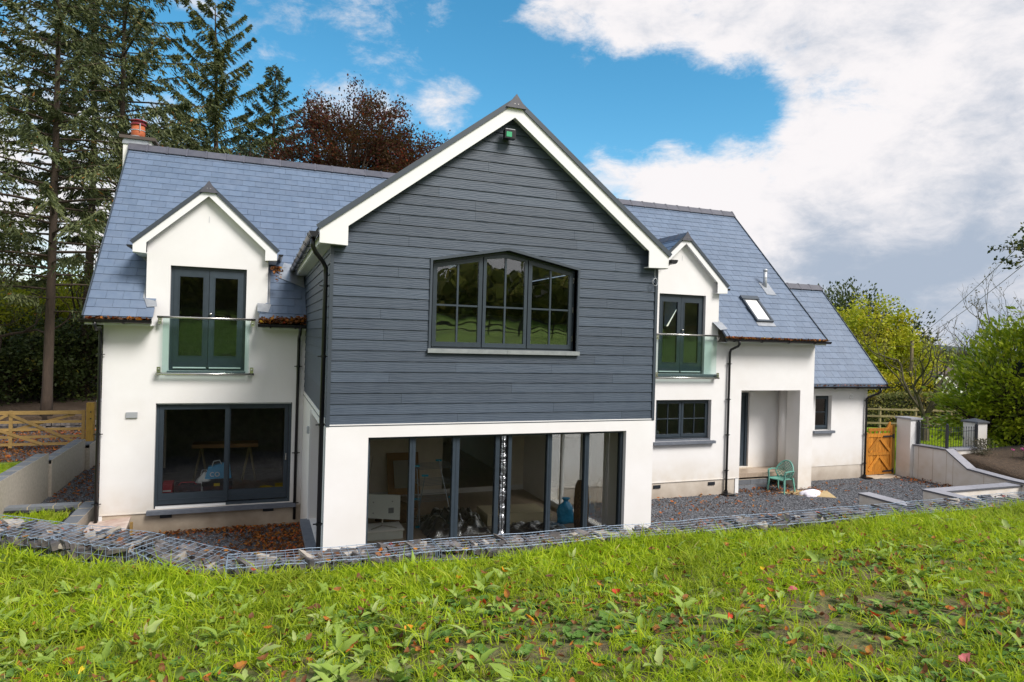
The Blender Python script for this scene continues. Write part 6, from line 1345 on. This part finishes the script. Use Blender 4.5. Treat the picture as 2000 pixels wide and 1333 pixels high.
def wire(label, a, b, sag, r=.018):
    a, b = Vector(a), Vector(b); pts = [a.lerp(b, k/16)-Vector((0, 0, sag*math.sin(math.pi*k/16))) for k in range(17)]
    tag(MB().tube(pts, r, 4).build('overhead_cable', 'black_plastic', None), label, 'cable')
wire('upper of the two overhead cables rising to the right edge', (44.6, 20.6, 4.3), (20.5, -4.6, 9.6), .35, .016); wire('lower of the two overhead cables rising to the right edge', (44.6, 20.6, 4.1), (21.0, -5.0, 9.1), .4, .016)
wire('thin overhead cable running left from the pole across the yellow green tree', (44.6, 20.6, 4.0), (30, 22, 4.2), .3, .012)
t = thing('post_and_rail_fence', 'pale post and rail timber fence in front of the clipped hedge', 'fence', (28, 9, -.5))
fa, fb = Vector((23.2, 11.2, -.5)), Vector((37.0, 6.4, -.5)); n = 8
for k in range(n+1):
    p = fa.lerp(fb, k/n); MB().box(p.x-.05, p.x+.05, p.y-.04, p.y+.06, -.55, .82).build('post', 'timber_weathered', t)
for k in range(n):
    p, q = fa.lerp(fb, k/n), fa.lerp(fb, (k+1)/n)
    for z in (1.20, .85, .50): MB().bar(p+Vector((0, -.06, z-.0)), q+Vector((0, -.06, z)), .03, .09).build('rail', 'timber_weathered', t)
# fence on the rising field behind the camera (seen mirrored in the upper window)
t = thing('field_fence', 'grey post and rail fence on the rising field behind the photographer', 'fence', (0, -40, 3.5))
fa, fb = Vector((-40, -46, 4.6)), Vector((55, -33, 3.4)); n = 44
for k in range(n+1):
    p = fa.lerp(fb, k/n); z = 2.2+(-21-p.y)*.10; MB().box(p.x-.06, p.x+.06, p.y-.06, p.y+.06, z-.4, z+1.25).build('post', 'bark', t)
    if k < n:
        q = fa.lerp(fb, (k+1)/n); zq = 2.2+(-21-q.y)*.10
        for h in (1.1, .7, .35): MB().bar((p.x, p.y, z+h), (q.x, q.y, zq+h), .04, .10).build('rail', 'bark', t)
# bed plants and garden light
G4 = 'small plants in the flower bed'
bp_ = [(20.6, -.95, .5, 'leaf_grey', 'tall grey green shrub against the corner of the railings'), (21.4, -2.0, .45, 'leaf_grey', 'silvery cushion plant at the front of the flower bed'), (22.6, -1.8, .6, 'leaf_grey', 'grey green lavender in front of the dark capped pier'), (23.9, -2.2, .7, 'leaf_olive', 'rose bush with a pink bloom in the flower bed'), (22.0, -3.4, .4, 'leaf_grey', 'low grey shrub near the garden spotlight'), (24.6, -3.8, .6, 'leaf_dark', 'dark low shrub at the right edge of the flower bed'), (20.9, -2.9, .22, 'leaf_laurel', 'small bright green weed behind the coping')]
for i, (xx, yy, h, m, lb) in enumerate(bp_):
    t = thing('bed_plant', lb, 'plant', (xx, yy, .3), G4); zz = .50+.035*(xx-20)-.40*min(1, max(0, (-.6-yy)/2))*max(0, 1-(xx-19.7)/2.5); r2 = np.random.default_rng(200+i)
    n = 900; C = np.stack([xx+r2.normal(size=n)*h*.30, yy+r2.normal(size=n)*h*.30, zz+h*r2.random(n)], 1); V, F = leafquads(C, .06, .35, seed=200+i); npmesh('foliage', V, F, m, t)
    b = MB(); [b.tube([(xx, yy, zz-.05), (xx+random.gauss(0, .12)*h*1.5, yy+random.gauss(0, .12)*h*1.5, zz+h*.9)], .006, 4) for _ in range(7)]; b.build('stems', 'bark_moss', t)
for i, (xx, yy, zz, lb) in enumerate([(23.9, -2.25, 1.45, 'pink rose bloom above the flower bed'), (21.05, -1.6, .72, 'pink bloom lying low behind the coping, left one'), (21.3, -1.75, .74, 'pink bloom lying low behind the coping, right one')]):
    t = thing('rose_bloom', lb, 'flower', (xx, yy, zz)); V, F = leafquads(np.array([(xx, yy, zz)])+np.random.default_rng(i).normal(size=(20, 3))*.022, .05, .8, seed=300+i); npmesh('petal', V, F, 'flower_pink', t); MB().tube([(xx, yy, zz-.9), (xx, yy, zz)], .006, 4).build('stem', 'leaf_dark', t)
t = thing('garden_spotlight', 'small black garden spotlight on a spike at the edge of the coping', 'spotlight', (20.1, -3.0, .1)); MB().lathe((20.05, -3.0, .22), [(.07, -.06), (.075, 0), (.05, .10), (.02, .13)], 14, axis=(.8, .5, -.1)).tube([(20.12, -2.95, .2), (20.14, -2.95, -.1)], .012, 6).build('lamp_body', 'black_plastic', t); MB().lathe((20.05, -3.0, .22), [(.062, -.064), (.062, -.061)], 14, axis=(.8, .5, -.1)).build('lens', 'steel', t)

# ================================================================ GROUND COVER
def instanced(name, label, protos, pts, rotz, scale, tilt, kind_cat):
    """points mesh + geometry nodes instancing a few small clumps (unlinked prototypes)"""
    pc = bpy.data.collections.new(name+'_clumps')
    for p in protos: 
        if COL in p.users_collection: COL.objects.unlink(p)
        pc.objects.link(p)
    me = bpy.data.meshes.new(name); me.vertices.add(len(pts)); me.vertices.foreach_set('co', np.asarray(pts, np.float32).ravel())
    for nm, arr in (('sc', scale), ):
        a = me.attributes.new(nm, 'FLOAT', 'POINT'); a.data.foreach_set('value', np.asarray(arr, np.float32))
    a = me.attributes.new('rt', 'FLOAT_VECTOR', 'POINT'); a.data.foreach_set('vector', np.stack([tilt[:, 0], tilt[:, 1], rotz], 1).astype(np.float32).ravel())
    a = me.attributes.new('pick', 'INT', 'POINT'); a.data.foreach_set('value', rng.integers(0, len(protos), len(pts)).astype(np.int32))
    o = bpy.data.objects.new(name, me); link(o); tag(o, label, kind_cat, kind='stuff')
    ng = bpy.data.node_groups.new(name, 'GeometryNodeTree'); ng.interface.new_socket('Geometry', in_out='INPUT', socket_type='NodeSocketGeometry'); ng.interface.new_socket('Geometry', in_out='OUTPUT', socket_type='NodeSocketGeometry')
    n = ng.nodes; l = ng.links; gi = n.new('NodeGroupInput'); go = n.new('NodeGroupOutput'); ci = n.new('GeometryNodeCollectionInfo'); ci.inputs['Collection'].default_value = pc
    ci.inputs['Separate Children'].default_value = True; ci.inputs['Reset Children'].default_value = True
    ip = n.new('GeometryNodeInstanceOnPoints'); ip.inputs['Pick Instance'].default_value = True
    def att(nm, ty):
        q = n.new('GeometryNodeInputNamedAttribute'); q.data_type = ty; q.inputs['Name'].default_value = nm; return q.outputs['Attribute']
    l.new(gi.outputs[0], ip.inputs['Points']); l.new(ci.outputs[0], ip.inputs['Instance']); l.new(att('pick', 'INT'), ip.inputs['Instance Index'])
    l.new(att('rt', 'FLOAT_VECTOR'), ip.inputs['Rotation']); l.new(att('sc', 'FLOAT'), ip.inputs['Scale']); l.new(ip.outputs[0], go.inputs[0])
    md = o.modifiers.new('scatter', 'NODES'); md.node_group = ng; return o
def tuft(seed, n, hmin, hmax, wid, spread, lean, m='grass_blade', straw=.08):
    r = np.random.default_rng(seed); V = []; F = []; rn = []
    for k in range(n):
        a = r.uniform(0, 6.283); bx_, by_ = r.normal()*spread, r.normal()*spread; h = r.uniform(hmin, hmax); w = wid*r.uniform(.6, 1.3); ln = lean*r.uniform(.2, 1.5)*h; dx, dy = math.cos(a), math.sin(a); px_, py_ = -dy, dx; o = len(V)
        for (f_, ww) in ((0, 1), (.5, .85)):
            q = ln*f_**2; zz = h*f_*(1-.12*f_)
            for s in (-1, 1): V.append((bx_+dx*q+px_*w*ww*s*.5, by_+dy*q+py_*w*ww*s*.5, zz))
        V.append((bx_+dx*ln, by_+dy*ln, h*(.92-.35*min(1, ln/h*.8)))); F += [(o, o+1, o+3), (o, o+3, o+2), (o+2, o+3, o+4)]
        c = 1.0 if r.random() < straw else min(.93, max(0, r.normal(.5, .22))); rn += [c]*3
    return npmesh('grass_clump', np.array(V, float), np.array(F), m, rnd=rn)
def rosette(seed, n, Ls, wid, m='weed_leaf', upr=.6):
    r = np.random.default_rng(seed); V = []; F = []; rn = []
    for k in range(n):
        a = r.uniform(0, 6.283); L_ = Ls*r.uniform(.55, 1.15); w = wid*L_*r.uniform(.8, 1.2); e = r.uniform(.35, 1.15)*upr; dx, dy = math.cos(a), math.sin(a); px_, py_ = -dy, dx; o = len(V); N_ = 6; c = np.clip(r.normal(.45, .25), 0, 1 if r.random() < .15 else .9)
        for i in range(N_+1):
            f_ = i/N_; wd = w*(math.sin(math.pi*min(1, f_**.75*.97+.03))**.8)*(1+.16*(-1)**i)+.003; rr = L_*f_*math.cos(e*(1-f_*.7)); zz = .01+L_*f_*math.sin(e)*(1-.5*f_)
            for s, zo in ((-1, .15*wd), (0, -.10*wd), (1, .15*wd)): V.append((dx*rr+px_*wd*.5*s, dy*rr+py_*wd*.5*s, zz+zo))
        for i in range(N_):
            for s in (0, 1): q = o+i*3+s; F.append((q, q+1, q+4, q+3)); rn.append(c)
    return npmesh('weed_clump', np.array(V, float), np.array(F), m, rnd=rn)
def field_pts(n, x0, x1, y0, y1, dens=None, seed=0):
    r = np.random.default_rng(seed); X = r.uniform(x0, x1, n); Y = r.uniform(y0, y1, n); k = np.ones(n, bool)
    edge = np.where(X > -1.2, -9.86-.012*np.clip((X+1.2)/2, 0, 8), np.interp(X, [-3.8, -1.2], [-7.9, -9.75])); k &= Y < edge+.02
    if dens is not None: k &= r.random(n) < dens(X, Y)
    X, Y = X[k], Y[k]; n = len(X); return np.stack([X, Y, lawn_z(X, Y)-.008], 1), r.uniform(0, 6.283, n), r, n
def vis(X, Y):   # denser where the photograph looks
    s = (X+.97)*-.0+1; dx, dy = X+.97, Y+15.484; f_ = .357*dx+.934*dy; q = (.934*dx-.357*dy)/np.maximum(f_, .1); return np.where((f_ > 1.8) & (np.abs(q) < .95), 1.0, .18)
def patchy(X, Y): return .5+.5*np.sin(X*1.7+.6*np.sin(Y*2.1))*np.sin(Y*1.9+1.0+.7*np.sin(X*1.1))
bare = lambda X, Y: np.clip(1.25*np.exp(-((X-2.6)**2/1.3+(Y+12.3)**2/.30))+1.1*np.exp(-((X+.9)**2/.8+(Y+12.1)**2/.12))+.9*np.exp(-((X-1.0)**2/.5+(Y+11.9)**2/.2))+.8*np.exp(-((X-3.6)**2/.6+(Y+11.4)**2/.2)), 0, .88)
sparse = lambda X, Y: np.clip(vis(X, Y)*(.42+.7*patchy(X, Y)+.5*(Y > -11))*(1-bare(X, Y)), 0, 1)
prot = [tuft(400+i, 22, .03, .10, .0068, .032, .95, straw=.12+.07*(i % 3)) for i in range(8)]
P_, rz, r, n = field_pts(42000, -5.5, 15, -14.5, -7.8, sparse, 1)
instanced('lawn_grass', 'bright green rough grass covering the lawn in the foreground', prot, P_, rz, r.uniform(.6, 1.25, n)*(1+.30*(P_[:, 1] > -10.8)), r.normal(size=(n, 2))*.34, 'grass')
protl = [tuft(430+i, 14, .09, .20, .0085, .030, 1.2, straw=.06) for i in range(5)]
P_, rz, r, n = field_pts(2100, -5.5, 14, -14.2, -7.9, lambda X, Y: vis(X, Y)*np.clip(patchy(X+3, Y)*1.3-.25, .06, 1), 2)
instanced('tall_grass', 'longer arching grass tufts standing above the lawn', protl, P_, rz, r.uniform(.6, 1.15, n), r.normal(size=(n, 2))*.2, 'grass')
Xe = r.uniform(-3.6, 9.5, 900); Ye = np.where(Xe > -1.2, -9.93, np.interp(Xe, [-3.8, -1.2], [-7.98, -9.85]))-np.abs(r.normal(size=900))*.10
instanced('edge_grass', 'long grass growing up against the gabion baskets', protl, np.stack([Xe, Ye, lawn_z(Xe, Ye)], 1), r.uniform(0, 6.28, 900), r.uniform(.4, 1.05, 900), r.normal(size=(900, 2))*.2, 'grass')
protd = [rosette(450+i, 3+i % 4, .16, .30, upr=1.35) for i in range(6)]
P_, rz, r, n = field_pts(7500, -5, 13, -14.2, -7.9, lambda X, Y: vis(X, Y)*np.clip(.85-.17*(X+1.5)+.35*np.sin(X*2.2)*np.sin(Y*1.7), .16, .95), 3)
instanced('dock_leaves', 'broad dock and dandelion leaves among the grass, thickest at the left', protd, P_+np.array([0, 0, .02]), rz, r.uniform(.30, .92, n), r.normal(size=(n, 2))*.3, 'weeds')
protc = [rosette(470+i, 9, .035, .85, 'clover', .5) for i in range(4)]
P_, rz, r, n = field_pts(15000, -5, 13, -14.2, -9, lambda X, Y: vis(X, Y)*np.clip(1-patchy(X, Y)*1.1, .1, 1), 4)
instanced('clover', 'small clover and creeping weeds between the grass tufts', protc, P_+np.array([0, 0, .015]), rz, r.uniform(.6, 1.5, n), r.normal(size=(n, 2))*.15, 'weeds')
def leafproto(seed, m, n=1, s=.045):
    r = np.random.default_rng(seed); V = []; F = []; rn = []; N_ = 7; s *= .72; w = r.uniform(.40, .66); cu_ = r.uniform(.2, 1.7)*r.choice([-1, 1, 1])
    for i in range(N_+1):
        f_ = i/N_; wd = s*w*math.sin(math.pi*(f_*.96+.02))**.75*(1+.10*(-1)**i); xx = s*(f_-.5)*2*.5*2; zz = cu_*s*(f_-.5)**2*2
        for q, zo in ((-1, .55), (0, 0), (1, .35)): V.append((xx, wd*q*.9, zz+.005+abs(q)*zo*wd))
    for i in range(N_):
        for q in (0, 1): a = i*3+q; F.append((a, a+1, a+4, a+3)); rn.append(r.random()*.15+(seed*.137) % .85)
    return npmesh('fallen_leaf', np.array(V, float), np.array(F), m, rnd=rn)
protf = [leafproto(500+i, 'dead_leaf') for i in range(8)]
P_, rz, r, n = field_pts(8000, -5, 13, -14.2, -9, lambda X, Y: vis(X, Y)*np.clip(.34+.50*(1-patchy(X, Y))+.9*bare(X, Y), 0, 1), 5)
instanced('fallen_leaves', 'brown and orange autumn leaves scattered through the lawn', protf, P_+np.stack([0*rz, 0*rz, .028+.04*r.random(n)], 1), rz, r.uniform(.35, 1.15, n), r.normal(size=(n, 2))*.45, 'leaves')
# yard leaf litter and pebbles
protg = [leafproto(520+i, 'dead_leaf') for i in range(6)]
def yard_pts(n, reg, seed, dens=None):
    r = np.random.default_rng(seed); X = r.uniform(reg[0], reg[1], n); Y = r.uniform(reg[2], reg[3], n); k = np.ones(n, bool) if dens is None else r.random(n) < dens(X, Y); k &= ~((X > 0) & (X < GX) & (Y > GY)) & ~((Y > -.02) & (X > xL) & (X < 11.9)); X, Y = X[k], Y[k]; return np.stack([X, Y, np.full(len(X), -.478)], 1), r.uniform(0, 6.283, len(X)), r, len(X)
A = [yard_pts(6500, (-3.4, 0, -4.2, 0), 11, lambda X, Y: np.clip(.06+1.0*np.exp(-((X+.2)**2)/.9)+.9*np.exp(-(Y+.1)**2/.05)+.3*np.exp(X+.1), 0, 1)), yard_pts(2200, (5.6, 19.2, -6, .8), 12, lambda X, Y: np.clip(.25+.9*np.exp(-(Y+.25)**2/.1)+.6*(X < 12), 0, 1)), yard_pts(350, (12, 14.6, -.6, 1.0), 13), yard_pts(1700, (-5.6, -3.9, .5, 12), 14), yard_pts(220, (18.4, 19.3, -3, .5), 15)]
P_ = np.vstack([a[0] for a in A]); P_[:, 2] += .01+.03*rng.random(len(P_)); n = len(P_); r = rng
instanced('leaf_litter', 'brown and orange leaf litter drifted over the gravel round the house', protg, P_, r.uniform(0, 6.28, n), r.uniform(.7, 1.6, n), r.normal(size=(n, 2))*.4, 'leaves')
P_ = np.stack([r.uniform(-16, -6, 9000), r.uniform(5.5, 12.3, 9000), np.full(9000, .04)], 1); n = 9000
instanced('drive_litter', 'leaf litter over the gravel drive beyond the field gate', protg, P_, r.uniform(0, 6.28, n), r.uniform(.8, 1.8, n), r.normal(size=(n, 2))*.4, 'leaves')
def pebble(seed):
    rs = random.Random(seed); b = MB(); 
    for _ in range(14): rock(b, (rs.gauss(0, .09), rs.gauss(0, .09), rs.uniform(-.002, .012)), (rs.uniform(.015, .045), rs.uniform(.012, .03), rs.uniform(.008, .02)), rs)
    return b.build('pebble_clump', 'stone_gravel', None, fix=False)
mat('stone_gravel', (.075, .08, .095), .7, (.17, .175, .19), 30, rnd=.75)
protp = [pebble(540+i) for i in range(5)]
A = [yard_pts(6500, (-3.6, 0, -4.5, 0), 16), yard_pts(26000, (5.6, 19.2, -7, 1.0), 17), yard_pts(4500, (-5.6, -3.9, .5, 12), 18)]
P_ = np.vstack([a[0] for a in A])-np.array([0, 0, .018]); n = len(P_)
instanced('gravel_stones', 'loose blue grey slate gravel around the house', protp, P_, r.uniform(0, 6.28, n), r.uniform(.7, 1.3, n), np.zeros((n, 2)), 'gravel')
# grass in the planter, verges, side lawn
prg = [tuft(560+i, 30, .08, .22, .012, .07, .8) for i in range(4)]
P_ = np.stack([r.uniform(-8.5, -4.45, 2600), r.uniform(-4.4, .75, 2600), np.full(2600, -.15)], 1); n = 2600
instanced('planter_grass', 'rough grass growing inside the low block wall at the left', prg, P_, r.uniform(0, 6.28, n), r.uniform(.4, 1.0, n), r.normal(size=(n, 2))*.2, 'grass')
X = r.uniform(-12, -6.05, 2600); Y = r.uniform(1.3, 5.2, 2600); P_ = np.stack([X, Y, np.interp(Y, [1.4, 6.3], [.50, .03])], 1); n = len(X)
instanced('verge_grass', 'patchy rough grass on the slope in front of the field gate', prg, P_, r.uniform(0, 6.28, n), r.uniform(.2, .55, n), r.normal(size=(n, 2))*.2, 'grass')
X = r.uniform(19.95, 36, 9000); Y = r.uniform(-.1, 11.0, 9000); P_ = np.stack([X, Y, np.where(X < 26.4, -.45, -.6)], 1); n = len(X)
instanced('side_lawn_grass', 'grass of the neighbouring lawn behind the railings', prg, P_, r.uniform(0, 6.28, n), r.uniform(.5, 1.0, n), r.normal(size=(n, 2))*.2, 'grass')
# distinctive fallen leaves on the lawn
for (x_, y_, m, s, rz_, lb) in LEAVES:
    o = leafproto(int(abs(x_*100))+7, m, s=s); V = None; z = float(lawn_z(np.array(x_), np.array(y_)))+.05; o.location = (x_, y_, z); o.rotation_euler = (R_(-28), .2, rz_); tag(o, lb, 'fallen leaf', 'bright fallen leaves lying on the lawn')
